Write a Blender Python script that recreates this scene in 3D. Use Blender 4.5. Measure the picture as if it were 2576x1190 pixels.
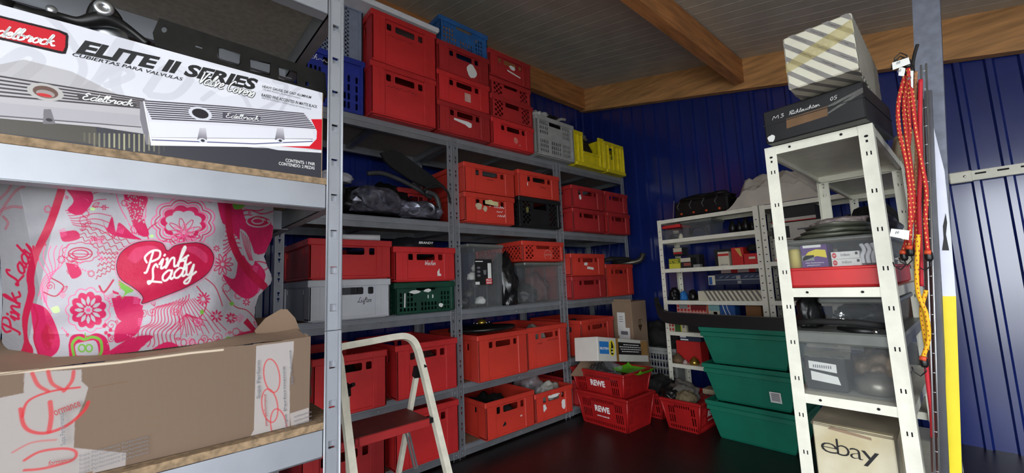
import bpy, bmesh, math, random
import numpy as np
from mathutils import Vector, Matrix, noise
sc = bpy.context.scene
for o in list(bpy.data.objects): bpy.data.objects.remove(o)
COL = sc.collection
# ---------------------------------------------------------------- camera
FPX = 1021.71
YAW, PITCH, ROLL = math.radians(48.646), math.radians(6.545), math.radians(-2.312)
CAMP = Vector((0, 0, 1.055))
_f = Vector((-math.sin(YAW)*math.cos(PITCH), math.cos(YAW)*math.cos(PITCH), math.sin(PITCH)))
_r = Vector((math.cos(YAW), math.sin(YAW), 0)); _u = _r.cross(_f)
CR = math.cos(ROLL)*_r + math.sin(ROLL)*_u
CU = -math.sin(ROLL)*_r + math.cos(ROLL)*_u
CF = _f
cd = bpy.data.cameras.new('camera'); cam = bpy.data.objects.new('camera', cd); COL.objects.link(cam)
cd.sensor_width = 36; cd.sensor_fit = 'HORIZONTAL'; cd.lens = 36*FPX/2576; cd.clip_start = .02
M = Matrix.Identity(4)
for i in range(3):
    M[i][0], M[i][1], M[i][2], M[i][3] = CR[i], CU[i], -CF[i], CAMP[i]
cam.matrix_world = M; sc.camera = cam
# ---------------------------------------------------------------- world, daylight, exposure
w = bpy.data.worlds.new('world'); sc.world = w; w.use_nodes = True
bg = w.node_tree.nodes['Background']; bg.inputs[0].default_value = (.90, .95, 1.0, 1); bg.inputs[1].default_value = 8.6
def area(name, loc, rot, sx, sy, power, col=(1, 1, 1), portal=False):
    l = bpy.data.lights.new(name, 'AREA'); l.shape = 'RECTANGLE'; l.size = sx; l.size_y = sy; l.energy = power; l.color = col
    o = bpy.data.objects.new(name, l); COL.objects.link(o); o.location = loc; o.rotation_euler = rot
    if portal: l.cycles.is_portal = True
    return o
DX0, DX1, DZ = -.45, 2.4, 2.12; DY = -1.05; RX = 2.9; RY = .25
area('door_portal', ((DX0+DX1)/2, DY, DZ/2), (math.radians(90), 0, 0), DX1-DX0, DZ, 1, portal=True)
area('added_side_portal', (RX, (DY+RY)/2, 1.0), (0, math.radians(90), 0), 2.0, RY-DY, 1, portal=True)  # side opening out of view, added to brighten the leftmost crates
sc.view_settings.view_transform = 'Standard'; sc.view_settings.look = 'None'
sc.view_settings.exposure = 0.0; sc.view_settings.gamma = 1; sc.view_settings.use_curve_mapping = False
# ---------------------------------------------------------------- back-projection helpers (photo pixel -> point on a real plane)
def ray(x, y): return (x-1288)*CR - (y-595)*CU + FPX*CF
def onX(x, y, X): d = ray(x, y); return CAMP + d*((X-CAMP.x)/d.x)
def onY(x, y, Y): d = ray(x, y); return CAMP + d*((Y-CAMP.y)/d.y)
def onZ(x, y, Z): d = ray(x, y); return CAMP + d*((Z-CAMP.z)/d.z)
def onP(x, y, P0, n): d = ray(x, y); return CAMP + d*((Vector(P0)-CAMP).dot(n)/d.dot(n))
def proj(P): v = Vector(P)-CAMP; z = v.dot(CF); return (1288+FPX*v.dot(CR)/z, 595-FPX*v.dot(CU)/z)
# ---------------------------------------------------------------- materials
def lin(c): return tuple((v/12.92 if v <= .04045 else ((v+.055)/1.055)**2.4) for v in c)
def rgb(r, g, b): return lin((r/255, g/255, b/255))
MATS = {}
def mat(name, col, rough=.5, metal=0, var=.12, scale=18, bump=0, alpha=1, spec=.5, col2=None, coat=0, stretch=None):
    if name in MATS: return MATS[name]
    m = bpy.data.materials.new(name); m.use_nodes = True; nt = m.node_tree; N = nt.nodes; L = nt.links
    b = N['Principled BSDF']; b.inputs['Roughness'].default_value = rough; b.inputs['Metallic'].default_value = metal
    b.inputs['Specular IOR Level'].default_value = spec; b.inputs['Coat Weight'].default_value = coat
    tc = N.new('ShaderNodeTexCoord'); vec = tc.outputs['Object']
    if stretch:
        mp = N.new('ShaderNodeMapping'); mp.inputs['Scale'].default_value = stretch; L.new(vec, mp.inputs[0]); vec = mp.outputs[0]
    nz = N.new('ShaderNodeTexNoise'); nz.inputs['Scale'].default_value = scale; nz.inputs['Detail'].default_value = 5; L.new(vec, nz.inputs[0])
    rp = N.new('ShaderNodeValToRGB'); c = Vector(col); d = Vector(col2) if col2 else c*(1-var*2.2)
    rp.color_ramp.elements[0].position = .3; rp.color_ramp.elements[1].position = .68
    rp.color_ramp.elements[0].color = (*d, 1); rp.color_ramp.elements[1].color = (*c, 1)
    L.new(nz.outputs[0], rp.inputs[0]); L.new(rp.outputs[0], b.inputs['Base Color'])
    if bump:
        bp = N.new('ShaderNodeBump'); bp.inputs['Strength'].default_value = bump; bp.inputs['Distance'].default_value = .004
        L.new(nz.outputs[0], bp.inputs['Height']); L.new(bp.outputs[0], b.inputs['Normal'])
    if alpha < 1: b.inputs['Alpha'].default_value = alpha
    MATS[name] = m; return m
def mat_attr(name, rough=.5, spec=.5, coat=0, bump=0, alpha=1):
    m = mat(name, (1, 1, 1), rough, 0, spec=spec, coat=coat, bump=bump, scale=60, alpha=alpha); nt = m.node_tree
    a = nt.nodes.new('ShaderNodeAttribute'); a.attribute_name = 'print'
    nt.links.new(a.outputs['Color'], nt.nodes['Principled BSDF'].inputs['Base Color']); return m
RED = mat('red_crate_plastic', rgb(214, 46, 48), .5, var=.14, scale=5, bump=.05)
RED2 = mat('worn_red_crate_plastic', rgb(176, 40, 42), .5, var=.16, scale=5, bump=.05)
RED3 = mat('orange_red_crate_plastic', rgb(208, 58, 44), .5, var=.12, scale=5, bump=.05)
BLUE = mat('dark_blue_crate_plastic', rgb(34, 52, 150), .5, var=.15)
BLUE2 = mat('steel_blue_crate_plastic', rgb(44, 100, 165), .5, var=.15)
GREYC = mat('grey_crate_plastic', rgb(158, 158, 156), .55, var=.1)
MESHG = mat('blue_grey_crate_plastic', rgb(128, 138, 158), .55, var=.1)
LGREY = mat('pale_grey_crate_plastic', rgb(208, 211, 217), .5, var=.08, scale=6)
GREENC = mat('dark_green_crate_plastic', rgb(16, 70, 52), .5, var=.2)
YEL = mat('yellow_crate_plastic', rgb(225, 205, 24), .5, var=.12)
BLKC = mat('black_crate_plastic', rgb(26, 26, 27), .5, var=.2)
TEAL = mat('teal_tote_plastic', rgb(10, 112, 88), .5, var=.1, scale=8)
GALV = mat('galvanised_steel', rgb(150, 153, 158), .45, .6, var=.1, scale=14, bump=.03)
GALVN = mat('bright_galvanised_steel', rgb(168, 171, 178), .42, .45, var=.05, scale=10)
WHT = mat('white_painted_steel', rgb(232, 230, 214), .45, var=.05, scale=25)
HOLE = mat('dark_slot', rgb(14, 13, 14), .8)
CHIP = mat('chipboard', rgb(158, 132, 102), .85, var=.25, scale=90, bump=.1)
CHIPU = mat('chipboard_underside', rgb(150, 141, 132), .9, var=.12, scale=70)
WOOD = mat('orange_timber', rgb(214, 158, 100), .65, var=.22, scale=4, bump=.08, stretch=(1, 9, 9))
WOODY = mat('orange_timber_lengthwise', rgb(202, 136, 80), .65, var=.22, scale=4, bump=.08, stretch=(9, 1, 9))
BLUEW = mat('blue_corrugated_steel', rgb(25, 42, 112), .17, .0, var=.08, scale=3, spec=1.0)
CEIL = mat('grey_ceiling_sheet', rgb(206, 201, 186), .7, var=.08, scale=6)
FLOOR = mat('black_floor', rgb(24, 21, 22), .38, var=.35, scale=7, bump=.06, col2=rgb(34, 22, 22))
CARD = mat('cardboard', rgb(132, 108, 88), .85, var=.07, scale=12, bump=.04)
CARD2 = mat('pale_cardboard', rgb(146, 122, 100), .85, var=.07, scale=12)
BLK = mat('black_plastic', rgb(20, 20, 21), .42, var=.25)
BLKM = mat('black_painted_metal', rgb(26, 25, 25), .38, .2, var=.3, scale=40, bump=.05)
BLKR = mat('matt_black_rubber', rgb(22, 21, 21), .8, var=.3)
DGREY = mat('dark_grey_plastic', rgb(62, 62, 64), .5, var=.2)
BAGB = mat('black_polythene', rgb(28, 28, 30), .22, var=.3, scale=14, bump=.5)
CLEAR = mat('clear_plastic_film', rgb(200, 200, 204), .12, alpha=.24, var=.2, scale=24, bump=.7)
CLEARB = mat('clear_box_plastic', rgb(160, 164, 166), .16, alpha=.11, var=.06)
CLEARD = mat('smoky_lid_plastic', rgb(120, 123, 118), .35, alpha=.8, var=.1)
PAPER = mat('white_paper', rgb(226, 226, 222), .7, var=.03)
WPL = mat('white_plastic', rgb(222, 222, 226), .45, var=.04)
INKB = mat('black_ink', rgb(18, 18, 20), .6, var=.05)
INKW = mat('white_ink', rgb(232, 232, 230), .6, var=.02)
INKR = mat('red_ink', rgb(206, 26, 38), .6, var=.05)
INKG = mat('grey_ink', rgb(110, 110, 116), .6, var=.05)
INKDR = mat('faded_marker', rgb(110, 20, 22), .6, var=.05)
ALU = mat('aluminium', rgb(196, 198, 200), .32, .9, var=.08, scale=20)
CHROME = mat('chrome', rgb(220, 220, 222), .12, 1, var=.02)
BRASS = mat('brass', rgb(205, 170, 80), .3, .9, var=.1)
LADW = mat('cream_ladder_paint', rgb(222, 216, 198), .45, var=.08, scale=30)
STEPR = mat('brown_red_step_plastic', rgb(112, 30, 28), .6, var=.15, scale=20, bump=.1)
YELI = mat('yellow_print', rgb(228, 208, 40), .6, var=.03)
BLUI = mat('blue_print', rgb(36, 116, 190), .6, var=.03)
CLOTH = mat('grey_white_cloth', rgb(196, 188, 176), .95, var=.12, scale=7, bump=.3)
# ---------------------------------------------------------------- mesh builder
class MB:
    def __init__(s): s.v = []; s.f = []; s.m = []; s.s = []
    def add(s, vs, fs, m=0, smooth=False, X=None):
        o = len(s.v)
        s.v += [tuple(X @ Vector(v)) for v in vs] if X is not None else [tuple(v) for v in vs]
        for f in fs: s.f.append(tuple(i+o for i in f)); s.m.append(m); s.s.append(smooth)
        return s
    def box(s, a, b, m=0, X=None):
        x0, y0, z0 = a; x1, y1, z1 = b
        vs = [(x, y, z) for x in (x0, x1) for y in (y0, y1) for z in (z0, z1)]
        return s.add(vs, [(0, 1, 3, 2), (4, 6, 7, 5), (0, 4, 5, 1), (2, 3, 7, 6), (0, 2, 6, 4), (1, 5, 7, 3)], m, False, X)
    def rbox(s, a, b, r=.004, m=0, X=None):
        c = [(p+q)/2 for p, q in zip(a, b)]; h = [abs(q-p)/2 for p, q in zip(a, b)]; r = min(r, min(h)*.9)
        vs = []; idx = {}
        for sx in (-1, 1):
            for sy in (-1, 1):
                for sz in (-1, 1):
                    for ax in range(3):
                        g = (sx, sy, sz); idx[(g, ax)] = len(vs)
                        vs.append(tuple(c[k]+g[k]*(h[k] if k == ax else h[k]-r) for k in range(3)))
        fs = []
        for ax in range(3):
            o1, o2 = [k for k in range(3) if k != ax]
            for sg in (-1, 1):
                def G(p, q):
                    g = [0, 0, 0]; g[ax] = sg; g[o1] = p; g[o2] = q; return tuple(g)
                fs.append([idx[(G(p, q), ax)] for p, q in ((-1, -1), (1, -1), (1, 1), (-1, 1))])
            for p in (-1, 1):
                for q in (-1, 1):
                    def G2(t):
                        g = [0, 0, 0]; g[ax] = t; g[o1] = p; g[o2] = q; return tuple(g)
                    fs.append([idx[(G2(-1), o1)], idx[(G2(1), o1)], idx[(G2(1), o2)], idx[(G2(-1), o2)]])
        for g in [(x, y, z) for x in (-1, 1) for y in (-1, 1) for z in (-1, 1)]: fs.append([idx[(g, k)] for k in range(3)])
        return s.add(vs, fs, m, False, X)
    def hexa(s, P, m=0):      # 8 corners: bottom 4 ring, top 4 ring
        return s.add(P, [(0, 3, 2, 1), (4, 5, 6, 7), (0, 1, 5, 4), (1, 2, 6, 5), (2, 3, 7, 6), (3, 0, 4, 7)], m)
    def tube(s, pts, r, n=8, m=0, cap=True, close=False, flat=1):
        P = [Vector(p) for p in pts]; rings = []; N = len(P); up = None
        for i, p in enumerate(P):
            t = (P[min(i+1, N-1)] - P[max(i-1, 0)]) if not close else (P[(i+1) % N]-P[i-1])
            t.normalize()
            if up is None: up = Vector((0, 0, 1)) if abs(t.z) < .9 else Vector((1, 0, 0))
            a = t.cross(up)
            if a.length < 1e-5: a = t.orthogonal()
            a.normalize(); b = a.cross(t); up = b
            rr = r[i] if hasattr(r, '__len__') else r
            rings.append([p + (a*math.cos(2*math.pi*k/n)*flat + b*math.sin(2*math.pi*k/n))*rr for k in range(n)])
        vs = [v for R in rings for v in R]; fs = []
        for i in range(N-1 if not close else N):
            j = (i+1) % N
            for k in range(n): fs.append((i*n+k, i*n+(k+1) % n, j*n+(k+1) % n, j*n+k))
        if cap and not close: fs += [tuple(range(n))[::-1], tuple((N-1)*n+k for k in range(n))]
        return s.add(vs, fs, m, True)
    def bar(s, a, b, w, h, m=0, up=(0, 0, 1)):    # rectangular bar a->b, w sideways, h along up
        a = Vector(a); b = Vector(b); t = (b-a).normalized(); sd = t.cross(Vector(up)); sd.normalize(); u = sd.cross(t)
        P = []
        for q in (a, b): P += [q+sd*w/2*i+u*h/2*j for i, j in ((-1, -1), (1, -1), (1, 1), (-1, 1))]
        return s.add(P, [(0, 1, 2, 3), (4, 7, 6, 5), (0, 4, 5, 1), (1, 5, 6, 2), (2, 6, 7, 3), (3, 7, 4, 0)], m)
    def lathe(s, prof, n=32, m=0, X=None):
        vs = []; fs = []
        for r, z in prof: vs += [(r*math.cos(2*math.pi*k/n), r*math.sin(2*math.pi*k/n), z) for k in range(n)]
        for i in range(len(prof)-1):
            for k in range(n): fs.append((i*n+k, i*n+(k+1) % n, (i+1)*n+(k+1) % n, (i+1)*n+k))
        fs += [tuple(range(n))[::-1], tuple((len(prof)-1)*n+k for k in range(n))]
        return s.add(vs, fs, m, True, X)
    def grid(s, fn, nu, nv, m=0, smooth=True):
        vs = [fn(i/nu, j/nv) for j in range(nv+1) for i in range(nu+1)]
        fs = [(j*(nu+1)+i, j*(nu+1)+i+1, (j+1)*(nu+1)+i+1, (j+1)*(nu+1)+i) for j in range(nv) for i in range(nu)]
        return s.add(vs, fs, m, smooth)
    def build(s, name, mats, parent=None, fixn=True, loc=None, rot=None):
        me = bpy.data.meshes.new(name); me.from_pydata(s.v, [], s.f)
        for m in (mats if isinstance(mats, (list, tuple)) else [mats]): me.materials.append(m)
        me.polygons.foreach_set('material_index', s.m); me.polygons.foreach_set('use_smooth', s.s); me.update()
        if fixn:
            bm = bmesh.new(); bm.from_mesh(me); bmesh.ops.recalc_face_normals(bm, faces=bm.faces); bm.to_mesh(me); bm.free()
        o = bpy.data.objects.new(name, me); COL.objects.link(o)
        if parent is not None: o.parent = parent
        if loc is not None: o.location = loc
        if rot is not None: o.rotation_euler = rot
        return o
def curve2d(polys, depth=0, res=6):
    cu = bpy.data.curves.new('c', 'CURVE'); cu.dimensions = '2D'; cu.fill_mode = 'BOTH' if depth else 'FRONT'; cu.extrude = depth/2
    for p in polys:
        sp = cu.splines.new('POLY'); sp.points.add(len(p)-1); sp.use_cyclic_u = True
        for i, q in enumerate(p): sp.points[i].co = (q[0], q[1], 0, 1)
    o = bpy.data.objects.new('c', cu); me = bpy.data.meshes.new_from_object(o)
    vs = [tuple(v.co) for v in me.vertices]; fs = [tuple(f.vertices) for f in me.polygons]
    bpy.data.objects.remove(o); bpy.data.curves.remove(cu); bpy.data.meshes.remove(me); return vs, fs
def text2d(t, bold=0, shear=0, space=1):
    cu = bpy.data.curves.new('t', 'FONT'); cu.body = t; cu.size = 1; cu.offset = bold; cu.shear = shear; cu.space_character = space
    cu.resolution_u = 3; cu.fill_mode = 'FRONT' if hasattr(cu, 'fill_mode') else cu.fill_mode
    o = bpy.data.objects.new('t', cu); me = bpy.data.meshes.new_from_object(o)
    vs = [(v.co.x, v.co.y) for v in me.vertices]; fs = [tuple(f.vertices) for f in me.polygons]
    bpy.data.objects.remove(o); bpy.data.curves.remove(cu); bpy.data.meshes.remove(me); return vs, fs
def frame(o, ax, ay):
    ax = Vector(ax).normalized(); ay = Vector(ay).normalized(); n = ax.cross(ay); X = Matrix.Identity(4)
    for i in range(3): X[i][0], X[i][1], X[i][2], X[i][3] = ax[i], ay[i], n[i], o[i]
    return X
YZ = lambda x, y, z: frame((x, y, z), (0, 1, 0), (0, 0, 1))      # faces +X
XZ = lambda x, y, z: frame((x, y, z), (1, 0, 0), (0, 0, 1))      # faces -Y
def rrect(x0, y0, x1, y1, r=0, n=4):
    if not r: return [(x0, y0), (x1, y0), (x1, y1), (x0, y1)]
    P = []
    for cx, cy, a in ((x1-r, y0+r, -90), (x1-r, y1-r, 0), (x0+r, y1-r, 90), (x0+r, y0+r, 180)):
        P += [(cx+r*math.cos(math.radians(a+90*k/n)), cy+r*math.sin(math.radians(a+90*k/n))) for k in range(n+1)]
    return P
def ell(cx, cy, rx, ry, n=20, a0=0): return [(cx+rx*math.cos(2*math.pi*k/n+a0), cy+ry*math.sin(2*math.pi*k/n+a0)) for k in range(n)]
def txt(mb, X, t, x, y, wd, h, bold=0, shear=0, m=0, rot=0, space=1, off=0):
    vs, fs = text2d(t, bold, shear, space)
    if not vs: return
    xs = [v[0] for v in vs]; ys = [v[1] for v in vs]; a0, a1, b0, b1 = min(xs), max(xs), min(ys), max(ys)
    c, s_ = math.cos(rot), math.sin(rot); out = []
    for v in vs:
        p = (v[0]-a0)/(a1-a0)*wd; q = (v[1]-b0)/(b1-b0)*h; out.append((x+p*c-q*s_, y+p*s_+q*c, off))
    mb.add(out, fs, m, False, X)
def poly(mb, X, pts, m=0, off=0, holes=()):
    vs, fs = curve2d([pts]+list(holes)); mb.add([(v[0], v[1], off) for v in vs], fs, m, False, X)
def ribbon(mb, X, pts, wd, m=0, off=0):
    P = [Vector((p[0], p[1])) for p in pts]; vs = []; n = len(P)
    for i, p in enumerate(P):
        t = P[min(i+1, n-1)]-P[max(i-1, 0)]
        if t.length < 1e-9: t = Vector((1, 0))
        t.normalize(); q = Vector((-t.y, t.x))*wd/2; vs += [(*(p+q), off), (*(p-q), off)]
    mb.add(vs, [(2*i, 2*i+1, 2*i+3, 2*i+2) for i in range(n-1)], m, False, X)
def smooth(pts, k=6):
    P = [Vector(p) for p in pts]
    if len(P) < 3: return [tuple(p) for p in P]
    out = []
    for i in range(len(P)-1):
        a, b, c, d = P[max(i-1, 0)], P[i], P[i+1], P[min(i+2, len(P)-1)]
        for j in range(k):
            t = j/k; out.append(.5*((2*b)+(c-a)*t+(2*a-5*b+4*c-d)*t*t+(3*b-a-3*c+d)*t**3))
    return [tuple(p) for p in out]+[tuple(P[-1])]
# hand script: strokes on a unit grid (x-height 1, ascender 2)
SCR = {
'a': (1.15, [[(1, .9), (.6, 1.02), (.15, .6), (.2, .1), (.55, 0), (.95, .5), (1, .95), (.9, .3), (1, 0), (1.25, .15)]]),
'b': (1.0, [[(0, .5), (.35, 1.7), (.3, 2.05), (.1, 1.6), (.1, .2), (.4, 0), (.8, .3), (.7, .85), (.35, .8), (.9, .8), (1.1, .9)]]),
'c': (.9, [[(.8, .8), (.55, 1.0), (.15, .6), (.2, .1), (.55, 0), (1.0, .2)]]),
'd': (1.15, [[(.95, .85), (.6, 1.0), (.15, .6), (.2, .1), (.55, 0), (.95, .5), (1.2, 2.0), (.95, .3), (1.05, 0), (1.3, .15)]]),
'e': (.85, [[(0, .3), (.5, .5), (.7, .85), (.45, 1.02), (.15, .6), (.2, .1), (.5, 0), (.95, .25)]]),
'f': (.8, [[(.1, .2), (.6, 1.6), (.55, 2.0), (.35, 1.6), (.2, -.6), (.3, -.8), (.5, -.2)], [(.05, .9), (.7, .95)]]),
'h': (1.1, [[(0, .3), (.4, 1.7), (.3, 2.0), (.15, 1.4), (.05, 0), (.4, .85), (.7, .95), (.75, .3), (.85, 0), (1.2, .2)]]),
'i': (.55, [[(0, .5), (.25, 1.0), (.2, .2), (.3, 0), (.6, .2)], [(.3, 1.35), (.34, 1.45)]]),
'k': (1.1, [[(0, .3), (.4, 1.7), (.3, 2.0), (.15, 1.4), (.05, 0)], [(.8, 1.0), (.15, .5), (.5, .5), (.8, .02), (1.15, .2)]]),
'l': (.6, [[(0, .3), (.5, 1.6), (.42, 2.0), (.2, 1.5), (.15, .2), (.3, 0), (.65, .2)]]),
'n': (1.15, [[(0, .9), (.12, .95), (.1, 0), (.4, .85), (.7, .95), (.8, .3), (.9, 0), (1.2, .2)]]),
'o': (.95, [[(.6, .98), (.2, .7), (.15, .2), (.5, 0), (.85, .4), (.6, 1.0), (.7, .85), (1.05, .85)]]),
'r': (.8, [[(0, .5), (.25, 1.05), (.4, .85), (.65, .88), (.5, .2), (.6, 0), (.85, .2)]]),
's': (.75, [[(0, .3), (.4, 1.02), (.55, .5), (.4, .02), (.05, .1)]]),
't': (.65, [[(.3, 1.7), (.2, .2), (.35, 0), (.65, .2)], [(0, 1.1), (.6, 1.15)]]),
'u': (1.15, [[(0, .6), (.15, 1.0), (.1, .2), (.4, 0), (.8, .4), (.85, 1.0), (.85, .1), (1.2, .2)]]),
'v': (.95, [[(0, .8), (.2, 1.0), (.35, 0), (.75, .95), (1.0, .85)]]),
'y': (1.05, [[(0, .7), (.15, 1.0), (.2, .2), (.5, .05), (.85, 1.0), (.6, -.6), (.25, -.9), (.1, -.6), (1.15, .15)]]),
'E': (1.25, [[(1.0, 1.75), (.6, 2.0), (.25, 1.6), (.65, 1.15), (.15, .8), (.15, .2), (.6, 0), (1.2, .35)]]),
'P': (1.3, [[(.5, 1.9), (.3, 0), (.1, -.2)], [(.1, .9), (-.15, 1.5), (.4, 2.05), (1.1, 1.9), (1.15, 1.2), (.5, .9)]]),
'L': (1.3, [[(.8, 1.7), (.6, 2.05), (.35, 1.6), (.45, .5), (.1, .05), (0, .35), (.5, .2), (1.35, -.1)]]),
'V': (1.0, [[(0, 1.9), (.15, 2.0), (.4, 0), (.95, 2.0), (1.1, 1.8)]]),
'C': (1.2, [[(1.0, 1.6), (.7, 2.0), (.2, 1.3), (.2, .4), (.6, 0), (1.1, .4)]]),
'R': (1.2, [[(.2, 1.9), (.1, 0)], [(.1, 1.8), (.7, 2.0), (.85, 1.5), (.2, 1.1), (1.0, 0)]]),
'S': (.9, [[(.8, 1.7), (.4, 2.0), (.15, 1.5), (.6, .9), (.5, .1), (0, .3)]]),
'W': (1.5, [[(0, 1.9), (.3, 0), (.7, 1.3), (.9, 0), (1.4, 2.0)]]),
'M': (1.5, [[(0, 0), (.25, 1.9), (.6, .6), (1.05, 1.9), (1.2, 0)]]),
'3': (.9, [[(.1, 1.8), (.6, 1.9), (.3, 1.1), (.7, .7), (.4, .05), (.05, .2)]]),
'0': (1.0, [[(.5, 1.8), (.1, 1), (.4, .05), (.8, 1), (.5, 1.8)]]),
'5': (.9, [[(.8, 1.8), (.25, 1.8), (.2, 1.1), (.7, .9), (.5, .1), (.05, .15)]]),
' ': (.8, [])}
def script(t, x, y, h, slant=.35, wd=None):
    """strokes of a word; h = height of an ascender; fits width wd"""
    out = []; cx = 0
    for ch in t:
        um = ch == 'ü'; a, st = SCR['u' if um else ch]
        for s_ in st: out.append([((p[0]+cx), p[1]) for p in smooth([(q[0], q[1], 0) for q in s_], 5)])
        if um: out += [[(cx+.3, 1.4), (cx+.35, 1.55)], [(cx+.7, 1.4), (cx+.75, 1.55)]]
        cx += a
    k = h/2; kx = k if wd is None else wd/(cx+.3)
    return [[(x+p[0]*kx+slant*p[1]*k, y+p[1]*k) for p in s_] for s_ in out]
def hand(mb, X, t, x, y, h, wd, lw, m=0, slant=.35, off=0):
    for s_ in script(t, x, y, h, slant, wd): ribbon(mb, X, s_, lw, m, off)
# ---------------------------------------------------------------- object bookkeeping
def tag(o, label=None, cat=None, group=None, kind=None):
    if label: o['label'] = label
    if cat: o['category'] = cat
    if group: o['group'] = group
    if kind: o['kind'] = kind
    return o
def thing(name, label, cat, loc=(0, 0, 0), rot=(0, 0, 0), group=None):
    o = bpy.data.objects.new(name, None); COL.objects.link(o); o.location = loc; o.rotation_euler = rot; o.empty_display_size = .05
    return tag(o, label, cat, group)
KIDS = {}
def copy_tree(o, parent=None, keep=None):
    c = o.copy(); COL.objects.link(c)
    if parent is not None: c.parent = parent
    for ch in list(o.children): copy_tree(ch, c)
    return c
def hide_proto(o):
    for ch in list(o.children): hide_proto(ch)
    bpy.data.objects.remove(o)
def struct(o): o['kind'] = 'structure'; return o
random.seed(7)
# ================================================================ ROOM
WX, WY = -2.80, 3.65          # left wall, back wall
def zc(x): return 3.23 - .24*(x-WX)     # sloping ceiling
def corr(name, p0, p1, z0, z1fn, nrm, m, period=.125, depth=.018):
    """trapezoid corrugated sheet from p0 to p1 (xy), ribs vertical, bulging along nrm"""
    p0 = Vector((*p0, 0)); p1 = Vector((*p1, 0)); L = (p1-p0).length; t = (p1-p0)/L; n = Vector((*nrm, 0)); s = []; a = 0
    while a < L:
        for d, h in ((0, 0), (.078, 0), (.088, depth), (.112, depth), (.122, 0)):
            if a+d <= L: s.append((a+d, h))
        a += period
    s.append((L, 0)); vs = []; fs = []
    for d, h in s:
        q = p0+t*d+n*h; vs += [(q.x, q.y, z0), (q.x, q.y, z1fn(q.x))]
    for i in range(len(s)-1): fs.append((2*i, 2*i+2, 2*i+3, 2*i+1))
    b = MB().add(vs, fs); return struct(b.build(name, m, fixn=False))
corr('wall_back', (WX, WY), (RX, WY), 0, lambda x: zc(x)-.05, (0, -1), BLUEW)
corr('wall_left', (WX, -1.1), (WX, WY), 0, lambda x: zc(x)-.02, (1, 0), BLUEW)
corr('wall_right', (RX, RY), (RX, WY), 0, lambda x: zc(x)-.02, (-1, 0), BLUEW)  # stops short to leave room for the added side opening
b = MB(); fw = DY
b.add([(RX, fw, 1.82), (RX, RY, 1.82), (RX, RY, 2.0), (RX, fw, 2.0)], [(0, 1, 2, 3)])
b.box((WX, fw-.04, 0), (DX0, fw, 1.9)); b.box((DX1, fw-.04, 0), (RX, fw, 1.86))
b.add([(WX, fw, 1.9), (DX0, fw, 1.9), (DX0, fw, zc(DX0)), (WX, fw, zc(WX))], [(0, 1, 2, 3)])
b.add([(DX0, fw, DZ), (DX1, fw, DZ), (DX1, fw, zc(DX1)), (DX0, fw, zc(DX0))], [(0, 1, 2, 3)])
b.add([(DX1, fw, 1.6), (RX, fw, 1.6), (RX, fw, zc(RX)), (DX1, fw, zc(DX1))], [(0, 1, 2, 3)])
struct(b.build('wall_front', BLUEW, fixn=False))
b = MB().box((WX-.1, DY-.04, -.06), (RX+.1, WY+.1, 0)); struct(b.build('floor', FLOOR))
b = MB().box((-14, -16, -.12), (16, DY-.045, -.06)); struct(b.build('yard_ground', mat('pale_yard_paving', rgb(196, 194, 186), .8)))  # unseen yard ground outside the door
# ceiling sheet, ribs across the slope
vs = []; fs = []; y = -1.1; prof = []
while y < WY:
    for d, h in ((0, 0), (.07, 0), (.076, -.0015), (.082, -.0015), (.086, 0)): prof.append((y+d, h))
    y += .1
for yy, h in prof: vs += [(WX, yy, zc(WX)+h), (RX, yy, zc(RX)+h)]
for i in range(len(prof)-1): fs.append((2*i, 2*i+1, 2*i+3, 2*i+2))
struct(MB().add(vs, fs).build('ceiling', CEIL, fixn=False))
b = MB(); y0, y1 = WY-.085, WY-.02   # timber along the back wall, follows the slope
b.hexa([(WX, y0, zc(WX)-.26), (RX, y0, zc(RX)-.26), (RX, y1, zc(RX)-.26), (WX, y1, zc(WX)-.26), (WX, y0, zc(WX)), (RX, y0, zc(RX)), (RX, y1, zc(RX)), (WX, y1, zc(WX))])
struct(b.build('trim_1', WOOD))
b = MB().box((WX+.02, -1.1, zc(WX)-.26), (WX+.09, WY-.09, zc(WX)-.02)); struct(b.build('trim_2', WOODY))
b = MB(); xr = -1.09; b.box((xr-.07, -1.1, zc(xr)-.205), (xr, WY-.09, zc(xr)-.01)); struct(b.build('trim_3', WOODY))
b = MB(); xr = .75; b.box((xr-.07, -1.1, zc(xr)-.205), (xr, WY-.09, zc(xr)-.01)); struct(b.build('trim_4', WOODY))
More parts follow.
